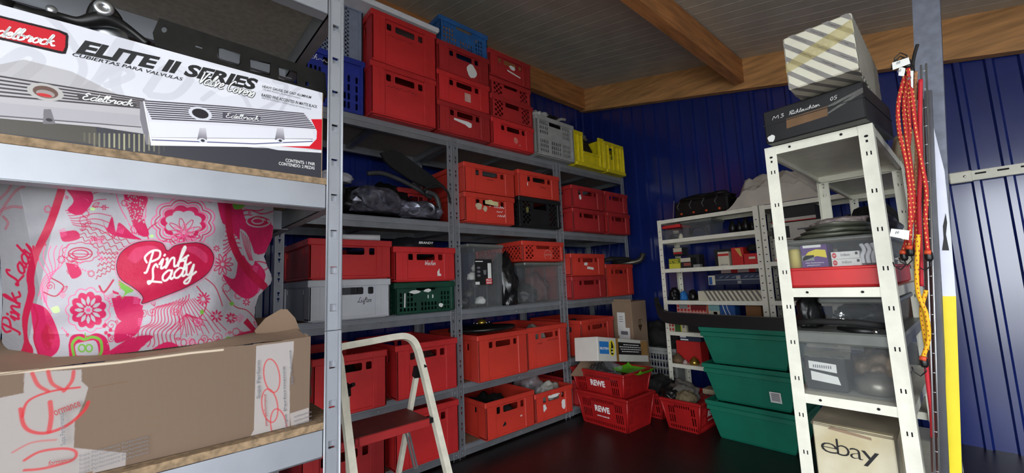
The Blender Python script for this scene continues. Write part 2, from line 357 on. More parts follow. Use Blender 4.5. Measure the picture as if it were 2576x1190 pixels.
# ================================================================ GALVANISED RACKS ON THE LEFT
def keyholes(z0, z1, ya, yb, pitch=.094):
    H = []; yc = (ya+yb)/2; z = z0+.03
    while z < z1-.05:
        for dz in (0, .028):
            H.append([(yc-.005, z+dz+.009), (yc-.0055, z+dz+.002), (yc-.0022, z+dz), (yc-.002, z+dz-.010), (yc+.002, z+dz-.010), (yc+.0022, z+dz), (yc+.0055, z+dz+.002), (yc+.005, z+dz+.009)][::-1])
        z += pitch
    return H
def far_rack(name, ya, yb, label, levels):
    r = thing(name, label, 'shelving rack', (-2.45, (ya+yb)/2, 0), group=None); o = Vector(r.location)
    F, Bk = -2.2, -2.68; pw = .036
    for (X, sx) in ((F, 1), (Bk, -1)):
        for (Y, sy) in ((ya, 1), (yb, -1)):
            b = MB(); y0, y1 = (Y, Y+pw) if sy > 0 else (Y-pw, Y)
            if sx > 0:
                vs, fs = curve2d([rrect(y0, 0, y1, levels[0]+.01)]+keyholes(.05, levels[0], y0, y1), .002)
                b.add(vs, fs, 0, False, YZ(X, 0, 0))
                for ye in (y0, y1): b.box((X-.004, ye-.0015, 0), (X+.0025, ye+.0015, levels[0]+.01), 1)
            else: b.box((X-.001, y0, 0), (X+.001, y1, levels[0]+.01))
            b.box((X, Y-.001, 0) if sx < 0 else (X-pw, Y-.001, 0), (X+pw, Y+.001, levels[0]+.01) if sx < 0 else (X, Y+.001, levels[0]+.01))
            b.box((X-.03 if sx > 0 else X-.003, y0-.001, 0), (X+.003 if sx > 0 else X+.03, y1+.001, .012), 2)
            b.v = [tuple(Vector(v)-o) for v in b.v]; b.build('post', [GALV, GALVN, BLK], r)
    for lv in levels:
        for X, s_ in ((F, 1), (Bk, -1)):
            b = MB(); t = .0025
            b.box((X-t*s_-.002, ya+.004, lv-.065), (X-t*s_+.002, yb-.004, lv))
            for q in (.012, .020, .028): b.box((X-t*s_, ya+.03, lv-q-.002), (X-t*s_+.0042*s_, yb-.03, lv-q+.002), 1)
            b.box((min(X, X-.022*s_), ya+.004, lv-.066), (max(X, X-.022*s_), yb-.004, lv-.063)); b.box((min(X, X-.012*s_), ya+.004, lv-.034), (max(X, X+.003*s_), yb-.004, lv-.031))
            for yy in ((ya+yb)/2, ya+.018, yb-.018):
                for zz in (lv-.016, lv-.046): b.lathe([(.0045, 0), (.004, .002), (.001, .003)], 8, 1, frame((X+.002*s_, yy, zz), (0, 1, 0), (0, 0, s_)))
            b.v = [tuple(Vector(v)-o) for v in b.v]; b.build('beam', [GALV, GALVN], r)
        for yy, hw, z0, z1 in ((ya+.02, .012, .06, .02), (yb-.02, .012, .06, .02), ((ya+yb)/2, .018, .045, .017)):
            b = MB().box((Bk+.003, yy-hw, lv-z0), (F-.003, yy+hw, lv-z1)); b.v = [tuple(Vector(v)-o) for v in b.v]; b.build('cross_bar', [GALV], r)
        b = MB().box((Bk+.004, ya+.004, lv-.016), (F-.006, yb-.004, lv)); b.v = [tuple(Vector(v)-o) for v in b.v]; b.build('shelf_board', [CHIPU if lv > 1.2 else CHIP], r)
    return r
LA, LB, LC, LD, LE = 2.033, 1.461, .902, .445, .080
LV = (LA, LB, LC, LD, LE)
far_rack('shelving_rack', .425, 1.436, 'galvanised rack behind the step ladder, nearest of the three along the left wall', LV)
far_rack('shelving_rack', 1.445, 2.45, 'galvanised shelving rack in the middle of the row of three, holding the clear plastic boxes', LV)
far_rack('shelving_rack', 2.46, 3.42, 'galvanised rack at the far end of the row, in the blue room corner', LV)
# ---- near rack (slightly turned)
NY = math.radians(1.65); N0 = Vector((-1.05, .352, 0))
# local: x toward the aisle (0 = front), y toward the back of the room (0 = its right end)
NL, ND = 1.2, .42
nlev = (1.855, 1.335, .748, .16)
def near_post(x, y, z0, z1, front):
    b = MB(); pw = .040; y0, y1 = (y-pw, y)
    if front:
        hs = [rrect(y0+.011, z, y1-.012, z+.018, .002, 2)[::-1] for z in [v for v in np.arange(z0+.045, z1-.03, .0915)]]
        vs, fs = curve2d([rrect(y0+.003, z0, y1-.003, z1)]+hs, .0015); b.add(vs, fs, 0, False, YZ(x-.002, 0, 0))
        vs, fs = curve2d([rrect(y0+.008, z0+.001, y1-.009, z1-.001)]+[rrect(y0+.011, z, y1-.012, z+.018)[::-1] for z in np.arange(z0+.045, z1-.03, .0915)], .001); b.add(vs, fs, 0, False, YZ(x, 0, 0))
        for ye in (y0+.0022, y1-.0022): b.tube([(x, ye, z0), (x, ye, z1)], .0024, 8, 1)
        for z in np.arange(z0+.045, z1-.03, .0915):
            b.box((x-.013, y0+.011, z+.001), (x-.011, y1-.012, z+.017), 0)
            b.box((x-.003, y0+.010, z-.005), (x+.0012, y1-.011, z-.001), 1); b.box((x-.012, y1-.013, z), (x+.0012, y1-.0115, z+.018), 1)
    else: b.box((x, y0, z0), (x+.0015, y1, z1), 0)
    b.box((x-.04 if front else x, y-.0015, z0), (x-.003 if front else x+.04, y, z1), 0)
    return b
def near_rack(off, label, ND):
    near = thing('shelving_rack', label, 'shelving rack', Matrix.Rotation(NY, 4, 'Z') @ Vector((off, 0, 0)) + N0, (0, 0, NY))
    for (x, y, fr) in ((0, 0, True), (0, -NL+.04, True), (-ND, 0, False), (-ND, -NL+.04, False)):
        near_post(x, y, 0, .957, fr).build('lower_post', [GALVN, GALVN], near); near_post(x, y, .959, 1.98, fr).build('upper_post', [GALVN, GALVN], near)
    for lv in nlev:
        for x, s_ in ((0, 1), (-ND, -1)):
            b = MB(); xs = x-.004*s_
            b.box((xs-.0015, -NL+.04, lv-.077), (xs+.0015, -.042 if s_ > 0 else -.002, lv-.017)); b.box((min(xs, xs-.03*s_), -NL+.04, lv-.079), (max(xs, xs-.03*s_), -.042, lv-.077))
            b.tube([(xs+.0005*s_, -NL+.04, lv-.077), (xs+.0005*s_, -.042, lv-.077)], .0022, 8, 1)
            b.build('beam', [GALVN, GALVN], near)
        for y in (-.02, -NL+.05): MB().box((-ND+.003, y-.02, lv-.075), (-.008, y-.016, lv-.018)).box((-ND+.003, y-.02, lv-.075), (-.008, y+.012, lv-.072)).build('cross_bar', [GALV], near)
        MB().box((-ND+.003, -NL/2-.02, lv-.04), (-.01, -NL/2+.02, lv-.017)).build('cross_bar', [GALV], near)
        MB().box((-.424, -NL+.05, lv-.075), (-.420, -.02, lv-.017), 0).box((-.44, -NL+.05, lv-.077), (-.420, -.02, lv-.074), 0).build('middle_beam', [GALVN], near)
        MB().rbox((-ND+.002, -NL+.045, lv-.016), (-.003, -.004, lv), .001).build('shelf_board', [CHIP if lv < 1.7 else CHIPU], near)
near_rack(0, 'galvanised rack in the left foreground holding the printed carton and the pink bag', 1.08)
# ================================================================ CRATES
def wallholes(kind, W, H, side):
    h = []; zt = H
    if kind == 'solid':
        if not side:
            sw = .30*W; a, c = (.70, .83) if H > .25 else (.62, .80)
            h.append(rrect(-sw/2, a*H, sw/2, c*H, .008, 3))
            for s_ in (-1, 1): h.append(rrect(s_*.245*W-.015, a*H, s_*.245*W+.015, c*H, .006, 3))
        else:
            for s_ in (-1, 1):
                for q in (.40, .29): h.append(rrect(s_*q*W-.013, .66*H, s_*q*W+.013, .80*H, .005, 3))
    elif kind == 'slots':      # blue: rows of upright slots
        h.append(rrect(-.16*W, .74*H, .16*W, .88*H, .006, 3)) if not side else None
        n = int(W*.86/.022)
        for r in range(4):
            for i in range(n):
                x = -W*.42+i*.022
                if r >= 2 and abs(x+.007) < .2*W and not side: continue
                if i % 6 == 5: continue
                h.append(rrect(x, (.08+r*.16)*H, x+.013, (.08+r*.16+.12)*H, .004, 2))
    elif kind == 'grid':       # grey: blocks of small slots
        if not side: h.append(rrect(-.16*W, .80*H, .16*W, .90*H, .006, 3))
        for (u0, u1) in ((-.40, -.18), (-.11, .15), (.20, .40)):
            for r in range(7):
                if r == 3 or (r > 3 and u0 == -.11): continue
                n = 5
                for i in range(n):
                    x = W*(u0+(u1-u0)*i/n); h.append(rrect(x, (.10+r*.115)*H, x+W*(u1-u0)/n*.62, (.10+r*.115+.085)*H))
    elif kind == 'diamond':    # diamonds at both ends, slot in the middle
        if not side: h.append(rrect(-.16*W, .62*H, .16*W, .84*H, .006, 3))
        d = .015
        rngs = ((-.42, -.22), (.22, .42)) if not side else ((-.44, .44),)
        for (u0, u1) in rngs:
            z = .16*H; r = 0
            while z < .86*H:
                x = u0*W + (d*1.25 if r % 2 else 0)+d
                while x < u1*W-d*.5:
                    h.append([(x-d*.9, z), (x, z-d*.9), (x+d*.9, z), (x, z+d*.9)]); x += d*2.5
                z += d*1.25; r += 1
    elif kind == 'net':        # fine net on the whole face
        d = .0095; z = .10*H; r = 0
        while z < .92*H:
            x = -.40*W+(d*1.3 if r % 2 else 0)
            while x < .28*W:
                if not (.68*H < z < .9*H and abs(x) < .15*W): h.append([(x-d*.9, z), (x, z-d*.9), (x+d*.9, z), (x, z+d*.9)])
                x += d*2.6
            z += d*1.3; r += 1
        h.append(rrect(-.14*W, .72*H, .14*W, .86*H))
    return [p[::-1] for p in h if p]
def make_crate(kind, m, W, H, D=.58):
    r = thing('crate', 'x', 'crate'); b = MB(); t = .005; iw = .010
    for s_ in (-1, 1):
        vs, fs = curve2d([rrect(-W/2+iw, .006, W/2-iw, H-.004)]+wallholes(kind, W, H, False), t)
        b.add(vs, fs, 0, False, YZ(s_*(D/2-iw), 0, 0))
        vs, fs = curve2d([rrect(-D/2+iw, .006, D/2-iw, H-.004)]+wallholes(kind, D, H, True), t)
        b.add(vs, fs, 0, False, XZ(0, s_*(W/2-iw), 0))
    b.box((-D/2+iw, -W/2+iw, .004), (D/2-iw, W/2-iw, .010))
    b.box((-D/2+.02, -W/2+.02, 0), (D/2-.02, W/2-.02, .005))
    cw = .085 if kind == 'solid' else .03
    for sx in (-1, 1):
        for sy in (-1, 1):
            xo, yo = sx*D/2, sy*W/2
            b.rbox((min(xo, xo-sx*.012), min(yo, yo-sy*cw*W/.42), .008), (max(xo, xo-sx*.012), max(yo, yo-sy*cw*W/.42), H-.03), .004)
            b.rbox((min(xo, xo-sx*cw), min(yo, yo-sy*.012), .008), (max(xo, xo-sx*cw), max(yo, yo-sy*.012), H-.03), .004)
            if kind == 'solid':
                yy = yo-sy*(cw*.62)*W/.42; b.box((min(xo, xo+sx*.002), yy-.0025, .012), (max(xo, xo+sx*.002), yy+.0025, H-.03))
    for sx in (-1, 1):      # low foot band
        b.rbox((sx*(D/2-.006)-.006, -W/2+.004, .004), (sx*(D/2-.006)+.004, W/2-.004, .020), .003); b.rbox((-D/2+.004, sx*(W/2-.006)-.006, .004), (D/2-.004, sx*(W/2-.006)+.004, .020), .003)
    b.build('body', m, r)
    b = MB(); rh = .034
    for s_ in (-1, 1):
        b.rbox((s_*D/2-.007, -W/2-.003, H-rh), (s_*D/2+.004, W/2+.003, H), .0035); b.rbox((-D/2-.003, s_*W/2-.007, H-rh), (D/2+.003, s_*W/2+.004, H), .0035)
    if kind == 'solid':
        for q in (-.30, .30, -.1, .1): b.box((D/2-.001, q*W-.0025, H-rh-.002), (D/2+.0055, q*W+.0025, H-.002))
    b.build('rim', m, r)
    return r
PROT = {}
def crate(kind, m, W, H, yc, z, label, Xf=-2.15, D=.58, group=None, yaw=0):
    if z < 1.95:
        a0, a1 = next((p, q) for p, q in ((.482, 1.399), (1.484, 2.413), (2.499, 3.381)) if p-.1 < yc < q+.1)
        lo, hi = max(yc-W/2, a0+.004), min(yc+W/2, a1-.004); yc, W = (lo+hi)/2, round(hi-lo, 2)
    key = (kind, m.name, round(W, 3), round(H, 3), D)
    if key not in PROT: PROT[key] = make_crate(kind, m, W, H, D); r = PROT[key]
    else:
        p = PROT[key]; r = p.copy(); COL.objects.link(r)
        for ch in list(p.children):
            if ch.name.split('.')[0] in ('body', 'rim'): c = ch.copy(); COL.objects.link(c); c.parent = r
    r.location = (Xf-D/2, yc, z); r.rotation_euler = (0, 0, yaw); r['label'] = label; r['category'] = 'crate'
    if group: r['group'] = group
    r['_d'] = D; del r['_d']
    return r
def FX(D=.58, p=.0035): return YZ(D/2-.010+p, 0, 0)
def scrib(n, y, z, wd, h, seed):
    rnd = random.Random(seed); P = []
    for i in range(n): P.append((y+wd*i/n+rnd.uniform(-.3, .6)*wd/n, z+h*(1 if i % 2 else 0)*rnd.uniform(.4, 1), 0))
    return smooth(P, 4)
def sticker(r, shapes, m=PAPER, name='sticker', D=.58, label=None):
    b = MB()
    for s_ in shapes:
        if isinstance(s_, dict): ribbon(b, FX(D, .0042), s_['p'], s_['w'])
        else: poly(b, FX(D, .0038), s_)
    o = b.build(name, m, r)
    if label: o['label'] = label
    return o
def blob(y, z, w_, h_, seed, n=14):
    rnd = random.Random(seed); return [(y+w_/2*math.cos(2*math.pi*k/n)*rnd.uniform(.75, 1.15), z+h_/2*math.sin(2*math.pi*k/n)*rnd.uniform(.75, 1.15)) for k in range(n)]
S_ = 'solid'; G1 = None
# ---- top shelf
c = crate('slots', BLUE, .34, .325, .685, LA, 'dark blue slotted crate with white writing, at the near end of the top shelf', Xf=-2.2)
b = MB()
for p in script('Sch', -.13, .255, .03, .3, .05): ribbon(b, FX(.58, .0045), p, .0022)
ribbon(b, FX(.58, .0045), scrib(9, -.08, .256, .10, .012, 3), .0022); b.build('handwriting', INKW, c)
crate('net', MESHG, .34, .36, .69, LA+.326, 'blue grey crate with a fine net side, on top of the dark blue crate', Xf=-2.24)
c = crate(S_, RED, .42, .315, 1.075, LA, 'tall red crate, lower of the pair under the white board on the top shelf', Xf=-2.13)
sticker(c, [{'p': scrib(16, -.11, .185, .2, .014, 4), 'w': .0025}], INKDR, 'handwriting')
c = crate(S_, RED, .42, .315, 1.08, LA+.318, 'tall red crate, upper of the pair under the white board on the top shelf', Xf=-2.13)
sticker(c, [{'p': scrib(14, -.11, .185, .17, .012, 5), 'w': .0025}], INKDR, 'handwriting')
c = crate(S_, RED2, .42, .205, 1.515, LA, 'red crate with torn white strip sticker, lowest in the stack under the light blue crate', Xf=-2.14)
sticker(c, [[(-.09, .10), (0, .085), (.03, .07), (.05, .078), (.052, .105), (.02, .112), (-.09, .113)]])
c = crate(S_, RED, .42, .205, 1.515, LA+.207, 'red crate with a small square sticker, second from the bottom under the light blue crate', Xf=-2.14)
sticker(c, [rrect(.0, .045, .05, .105)], mat('faded_paper', rgb(205, 160, 150), .7), label='faded square sticker')
c = crate(S_, RED2, .42, .205, 1.52, LA+.414, 'red crate with a large torn white label under the light blue crate', Xf=-2.14)
sticker(c, [blob(.06, .07, .085, .1, 6)])
c = crate('slots', BLUE2, .40, .195, 1.54, LA+.621, 'light blue slotted crate at the top of the red stack beside the white board', Xf=-2.16)
c = crate(S_, RED, .41, .20, 1.945, LA, 'red crate with peeled sticker traces, bottom of the stack left of the grey slotted crate', Xf=-2.14)
sticker(c, [blob(.02, .07, .05, .05, 8), blob(.06, .04, .02, .015, 9)], mat('faded_red_scratch', rgb(214, 120, 110), .7), 'sticker_residue')
c = crate('diamond', RED2, .41, .17, 1.945, LA+.202, 'red crate with diamond perforated ends, second from the bottom left of the grey slotted crate', Xf=-2.14)
c = crate('diamond', RED2, .40, .14, 1.945, LA+.374, 'shallow red perforated crate, third from the bottom left of the grey slotted crate', Xf=-2.15)
c = crate(S_, RED2, .41, .20, 1.94, LA+.516, 'red crate with a torn sticker at its slot, topmost left of the grey slotted crate', Xf=-2.14)
sticker(c, [blob(.02, .12, .06, .035, 10), [(-.03, .08), (.1, .06), (.1, .07), (-.03, .092)]])
crate('grid', GREYC, .44, .32, 2.385, LA, 'grey slotted crate beside the yellow crates on the top shelf', Xf=-2.12)
# yellow bottle crates: open front
def yellow(yc, W, H, label, cut):
    r = thing('crate', label, 'crate', (-2.43, yc, LA)); b = MB(); D = .56
    sides = curve2d([rrect(-D/2+.01, .006, D/2-.01, H-.004)], .006)
    for s_ in (-1, 1): b.add(*sides, 0, False, XZ(0, s_*(W/2-.01), 0))
    if cut: fr = [(-W/2, 0), (W/2, 0), (W/2, H), (W/2-.07, H), (W/2-.07, .46*H), (-W/2+.12, .46*H), (-W/2+.12, H), (-W/2, H)]; hl = []
    else: fr = rrect(-W/2, 0, W/2, H); hl = [ell(-.03, .72*H, .06, .035)[::-1]]
    b.add(*curve2d([fr]+hl, .006), 0, False, YZ(D/2-.012, 0, 0)); b.add(*curve2d([rrect(-W/2, 0, W/2, H)], .006), 0, False, YZ(-D/2+.012, 0, 0))
    b.rbox((-D/2, -W/2, 0), (D/2+.02, W/2, .03), .006)
    for q in ([-.5, -.36, -.235, .36, .5] if cut else [-.5, -.3, -.05, .2, .36, .5]):
        hh = H if (not cut or q < -.2 or q > .3) else .4*H
        b.rbox((D/2-.012, q*W-.006, .02), (D/2+.006, q*W+.006, hh-.03), .003)
    b.build('body', YEL, r); b = MB()
    rim = [(-W/2-.003, -W/2+.125), (W/2-.075, W/2+.003)] if cut else [(-W/2-.003, W/2+.003)]
    for a, e in rim: b.rbox((D/2-.014, a, H-.03), (D/2+.006, e, H), .004)
    if cut: b.rbox((D/2-.014, -W/2+.12, .46*H-.02), (D/2+.006, W/2-.07, .46*H), .004)
    for s_ in (-1, 1): b.rbox((-D/2, s_*W/2-.008, H-.03), (D/2, s_*W/2+.004, H), .004)
    b.build('rim', YEL, r); return r
yellow(2.85, .42, .31, 'yellow bottle crate with its front cut away around a black part, on the top shelf', True)
c = yellow(3.225, .30, .30, 'narrow yellow bottle crate with a closed front, last on the top shelf by the corner', False)
poly(bb := MB(), YZ(.56/2-.008, 0, 0), rrect(-.045, .14, .0, .175)); bb.build('printed_mark', mat('dark_green_print', rgb(60, 90, 40)), c)
# ---- second shelf
c = crate(S_, RED3, .44, .20, 1.71, LB+.202, 'red crate with faint writing, upper of the two left of the black lattice crate', Xf=-2.14)
sticker(c, [{'p': scrib(9, -.03, .10, .07, .012, 12), 'w': .0025}], INKDR, 'handwriting')
c = crate(S_, RED3, .44, .20, 1.70, LB, 'red crate with cream label and white handwriting, left of the black lattice crate', Xf=-2.14)
sticker(c, [[(-.045, .135), (.07, .128), (.07, .158), (.02, .16), (.015, .172), (-.01, .172), (-.015, .162), (-.045, .16)]], mat('cream_label', rgb(226, 214, 160), .7), label='cream paper label')
sticker(c, [blob(-.10, .115, .06, .05, 13), blob(-.045, .10, .04, .04, 14), blob(-.005, .12, .012, .01, 15)], mat('pale_residue', rgb(212, 190, 160), .7), 'sticker_residue')
sticker(c, [{'p': scrib(12, .03, .115, .10, .016, 16), 'w': .003}, {'p': scrib(8, .05, .085, .06, .014, 17), 'w': .003}, {'p': scrib(14, .06, .055, .12, .018, 18), 'w': .0035}], INKW, 'handwriting')
c = crate(S_, RED3, .47, .20, 2.205, LB+.226, 'red crate with a small white scrap, on top of the black lattice crate', Xf=-2.14)
sticker(c, [blob(-.13, .10, .02, .035, 19)]); sticker(c, [{'p': scrib(8, .0, .085, .08, .014, 20), 'w': .003}], INKDR, 'handwriting')
c = crate('diamond', BLKC, .48, .225, 2.205, LB, 'black plastic crate with diamond lattice ends under a red crate', Xf=-2.14)
sticker(c, [blob(-.135, .13, .03, .05, 21)], mat('dull_yellow_scrap', rgb(120, 115, 60), .7), 'label_scrap')
c = crate(S_, RED2, .43, .193, 2.775, LB+.195, 'red crate with a small white patch, upper left of the far block of four', Xf=-2.14)
sticker(c, [blob(-.10, .10, .03, .05, 22)])
crate(S_, RED2, .43, .193, 2.775, LB, 'plain red crate, lower left of the block of four at the far end', Xf=-2.14)
c = crate(S_, RED2, .42, .193, 3.225, LB+.195, 'red crate with a yellowish chip at its edge, upper right of the block of four', Xf=-2.14)
sticker(c, [blob(.15, .10, .02, .05, 23)], mat('yellowish_chip', rgb(190, 175, 110), .7), 'label_scrap')
crate(S_, RED2, .42, .193, 3.235, LB, 'plain red crate, lower right of the block of four next to the blue wall', Xf=-2.13)
# ---- third shelf
c = crate(S_, LGREY, .41, .205, .765, LC, 'pale grey crate with black handwriting under a red crate, left of the green crate', Xf=-2.13)
b = MB(); hand(b, FX(.58, .0045), 'Lüfter', .03, .085, .026, .075, .0022, 0, .3); b.build('handwriting', INKB, c)
crate(S_, RED, .42, .205, .765, LC+.206, 'bright red crate stacked on the pale grey crate', Xf=-2.12)
c = crate('slots', GREENC, .41, .18, 1.21, LC, 'dark green slotted crate under the red crate with white writing', Xf=-2.14)
sticker(c, [blob(-.07, .125, .07, .02, 24), blob(.01, .13, .05, .02, 25), rrect(.01, .085, .016, .105), rrect(.04, .085, .048, .105), blob(.10, .04, .03, .025, 26), [(-.14, .04), (-.132, .04), (-.13, .12), (-.138, .12)]], PAPER, 'sticker_residue')
c = crate(S_, RED, .42, .20, 1.21, LC+.184, 'bright red crate with white handwriting stacked on the green crate', Xf=-2.13)
b = MB(); hand(b, FX(.58, .0045), 'Wischer', -.01, .095, .028, .075, .0024, 0, .25); b.build('handwriting', INKW, c)
sticker(c, [[(.075, .03), (.10, .03), (.102, .04), (.09, .045), (.09, .075), (.075, .055)]])
c = crate('diamond', RED3, .46, .15, 2.20, LC+.305, 'shallow orange red perforated crate with a white round logo, on the second clear box', Xf=-2.13)
b = MB(); ribbon(b, FX(.58, .0045), [(q[0], q[1]) for q in ell(.045, .05, .038, .036, 24)]+[(.083, .05)], .003)
txt(b, FX(.58, .0045), 'HÜTTE', .016, .043, .06, .016, .01); b.build('printed_mark', mat('faint_white_print', rgb(225, 170, 160), .7), c)
c = crate(S_, RED3, .46, .185, 2.72, LC+.187, 'red crate with torn white scraps, upper of the two behind the corner post', Xf=-2.14)
sticker(c, [blob(-.03, .10, .05, .03, 27), [(-.02, .06), (.07, .05), (.07, .07), (-.01, .08)]])
crate(S_, RED2, .46, .185, 2.72, LC, 'plain red crate, lower of the two behind the corner post on the middle shelf', Xf=-2.14)
crate(S_, RED3, .45, .285, 3.185, LC, 'tall red crate at the far end of the middle shelf under black hoses', Xf=-2.14)
# ---- fourth shelf
crate(S_, RED, .36, .29, .755, LD, 'tall dark red crate beside the big cardboard box, behind the left ladder leg', Xf=-2.10)
crate(S_, RED, .42, .295, 1.215, LD, 'tall red crate seen through the top loop of the step ladder', Xf=-2.13)
crate(S_, RED3, .42, .29, 1.74, LD, 'tall red crate with a black wheel disc lying on it', Xf=-2.10)
c = crate(S_, RED3, .42, .29, 2.185, LD, 'tall red crate with faint writing, right of the crate with the wheel disc', Xf=-2.13)
sticker(c, [{'p': scrib(7, -.10, .165, .05, .012, 30), 'w': .0025}, {'p': scrib(12, .0, .18, .12, .01, 31), 'w': .0025}], INKDR, 'handwriting')
crate(S_, RED3, .44, .29, 2.80, LD, 'tall red crate behind the white shock absorber box, at the far end of its shelf', Xf=-2.14)
# ---- bottom shelf
crate(S_, RED2, .40, .24, .735, LE, 'dark red crate on the bottom shelf, mostly hidden under the ladder step', Xf=-2.12)
crate(S_, RED, .42, .30, 1.205, LE, 'tall open red crate on the bottom shelf right behind the ladder', Xf=-2.13)
c = crate(S_, RED3, .42, .235, 1.80, LE, 'open red crate with white scuffs and black content, on the bottom shelf', Xf=-2.12)
sticker(c, [blob(-.165, .14, .012, .09, 33), blob(-.15, .15, .012, .08, 34), blob(-.165, .04, .016, .05, 35), blob(.09, .09, .02, .012, 36)], mat('white_scuff', rgb(226, 190, 180), .7), 'scuff')
c = crate(S_, RED3, .41, .20, 2.225, LE, 'open red crate with torn white labels, full of plastic bags, on the bottom shelf', Xf=-2.12)
sticker(c, [blob(-.13, .155, .03, .045, 37), blob(0, .155, .13, .03, 38), blob(.13, .16, .03, .025, 39), blob(-.11, .09, .06, .05, 40), blob(.10, .075, .05, .07, 41), blob(-.135, .035, .02, .03, 42)], PAPER, 'sticker_residue')
c = crate(S_, RED2, .42, .20, 2.72, LE, 'dark red crate with a small white label, behind the stacked shopping baskets', Xf=-2.14)
sticker(c, [rrect(-.14, .035, -.10, .11)])
# ================================================================ PRINTED SURFACES (fine face grids carrying a print attribute)
class Canvas:
    def __init__(s, x0, y0, x1, y1, res, col):
        s.x0, s.y0, s.res = x0, y0, res; s.nx = int(round((x1-x0)/res))+1; s.ny = int(round((y1-y0)/res))+1
        s.a = np.empty((s.ny, s.nx, 3)); s.a[:] = col
        s.X, s.Y = np.meshgrid(x0+np.arange(s.nx)*res, y0+np.arange(s.ny)*res)
    def _win(s, a0, b0, a1, b1):
        i0 = max(0, int((a0-s.x0)/s.res)-1); i1 = min(s.nx, int((a1-s.x0)/s.res)+3); j0 = max(0, int((b0-s.y0)/s.res)-1); j1 = min(s.ny, int((b1-s.y0)/s.res)+3)
        return (slice(j0, j1), slice(i0, i1)) if i1 > i0 and j1 > j0 else None
    def _mix(s, wn, al, col): s.a[wn] = s.a[wn]*(1-al[..., None])+np.array(col)*al[..., None]
    def fill(s, P, col, al=1):
        P = np.array([(p[0], p[1]) for p in P]); wn = s._win(P[:, 0].min(), P[:, 1].min(), P[:, 0].max(), P[:, 1].max())
        if wn is None: return
        acc = 0
        for ox, oy in ((-.25, -.25), (.25, .25), (-.25, .25), (.25, -.25)):
            X = s.X[wn]+ox*s.res; Y = s.Y[wn]+oy*s.res; ins = np.zeros(X.shape, bool)
            for i in range(len(P)):
                xa, ya = P[i-1]; xb, yb = P[i]
                if ya == yb: continue
                ins ^= ((ya > Y) != (yb > Y)) & (X < (xb-xa)*(Y-ya)/(yb-ya)+xa)
            acc = acc+ins/4
        s._mix(wn, acc*al, col)
    def line(s, P, wd, col, al=1, close=False):
        P = [(p[0], p[1]) for p in P]; P = P+[P[0]] if close else P; xs = [p[0] for p in P]; ys = [p[1] for p in P]; m = wd+s.res
        wn = s._win(min(xs)-m, min(ys)-m, max(xs)+m, max(ys)+m)
        if wn is None: return
        X = s.X[wn]; Y = s.Y[wn]; D = np.full(X.shape, 1e9)
        for (xa, ya), (xb, yb) in zip(P[:-1], P[1:]):
            dx, dy = xb-xa, yb-ya; t = np.clip(((X-xa)*dx+(Y-ya)*dy)/(dx*dx+dy*dy+1e-12), 0, 1); D = np.minimum(D, np.hypot(X-xa-t*dx, Y-ya-t*dy))
        s._mix(wn, np.clip((wd/2-D)/s.res+.5, 0, 1)*al, col)
    def shade(s, P, c0, c1, d):      # polygon filled with a two colour gradient along direction d
        k = s.a.copy(); s.fill(P, (1, 1, 1)); 
        P = np.array([(p[0], p[1]) for p in P]); t = s.X*d[0]+s.Y*d[1]; q = P@np.array(d); t = np.clip((t-q.min())/(q.max()-q.min()+1e-9), 0, 1)[..., None]
        s2 = Canvas.__new__(Canvas); s2.__dict__.update(s.__dict__); s2.a = np.zeros_like(k); s2.fill(P, (1, 1, 1)); al = s2.a[..., :1]
        s.a = k*(1-al)+(np.array(c0)*(1-t)+np.array(c1)*t)*al
    def mesh(s, name, fn, m, parent=None, mask=None, smooth_=True):
        pts = fn(s.X.ravel(), s.Y.ravel()); nx, ny = s.nx, s.ny
        I, J = np.meshgrid(np.arange(nx-1), np.arange(ny-1)); a = (J*nx+I).ravel()
        if mask is not None: k = mask(s.X[:-1, :-1].ravel()+s.res/2, s.Y[:-1, :-1].ravel()+s.res/2); a = a[k]
        F = np.stack([a, a+1, a+nx+1, a+nx], 1); used = np.unique(F); rm = np.full(nx*ny, -1); rm[used] = np.arange(len(used)); F = rm[F]; V = pts[used]; C = s.a.reshape(-1, 3)[used]
        me = bpy.data.meshes.new(name); me.vertices.add(len(V)); me.vertices.foreach_set('co', V.ravel()); me.loops.add(F.size); me.loops.foreach_set('vertex_index', F.ravel().astype(np.int32))
        me.polygons.add(len(F)); me.polygons.foreach_set('loop_start', np.arange(0, F.size, 4, dtype=np.int32)); me.polygons.foreach_set('use_smooth', np.full(len(F), smooth_)); me.update(calc_edges=True)
        at = me.attributes.new('print', 'FLOAT_COLOR', 'POINT'); at.data.foreach_set('color', np.hstack([C, np.ones((len(C), 1))]).ravel().astype(np.float32))
        me.materials.append(m); o = bpy.data.objects.new(name, me); COL.objects.link(o); o.parent = parent; return o
def c_(r, g, b): return rgb(r, g, b)
# ================================================================ NEAR RACK CONTENT
Rn = Matrix.Translation(N0) @ Matrix.Rotation(NY, 4, 'Z'); Rni = Rn.inverted(); NN = (Rn.to_3x3() @ Vector((1, 0, 0)))
def nl(px_, py_, x=-.008): # pixel -> local coords of the near rack on plane local-x = x
    return Rni @ onP(px_, py_, Rn @ Vector((x, 0, 0)), NN)
BX = -.010                     # carton front plane in local x
Q = lambda x, y: (lambda p: (p.y, p.z))(nl(x, y, BX))
yR = Q(808, 440)[0]; yL = yR-.62; zb = 1.336; zt = Q(818, 236)[1]
carton = thing('printed_carton', 'long white printed carton of valve covers with a red logo, on the near rack', 'carton', Rn @ Vector((BX, (yL+yR)/2, zb)), (0, 0, NY))
cy = (yL+yR)/2; RES = .00062
cv = Canvas(yL-cy, 0, yR-cy, zt-zb, RES, c_(214, 214, 222)); T = lambda *p: [(Q(x, y)[0]-cy, Q(x, y)[1]-zb) for x, y in p]
sm = lambda *p: [(q[0], q[1]) for q in smooth([(a, b, 0) for a, b in T(*p)], 6)]
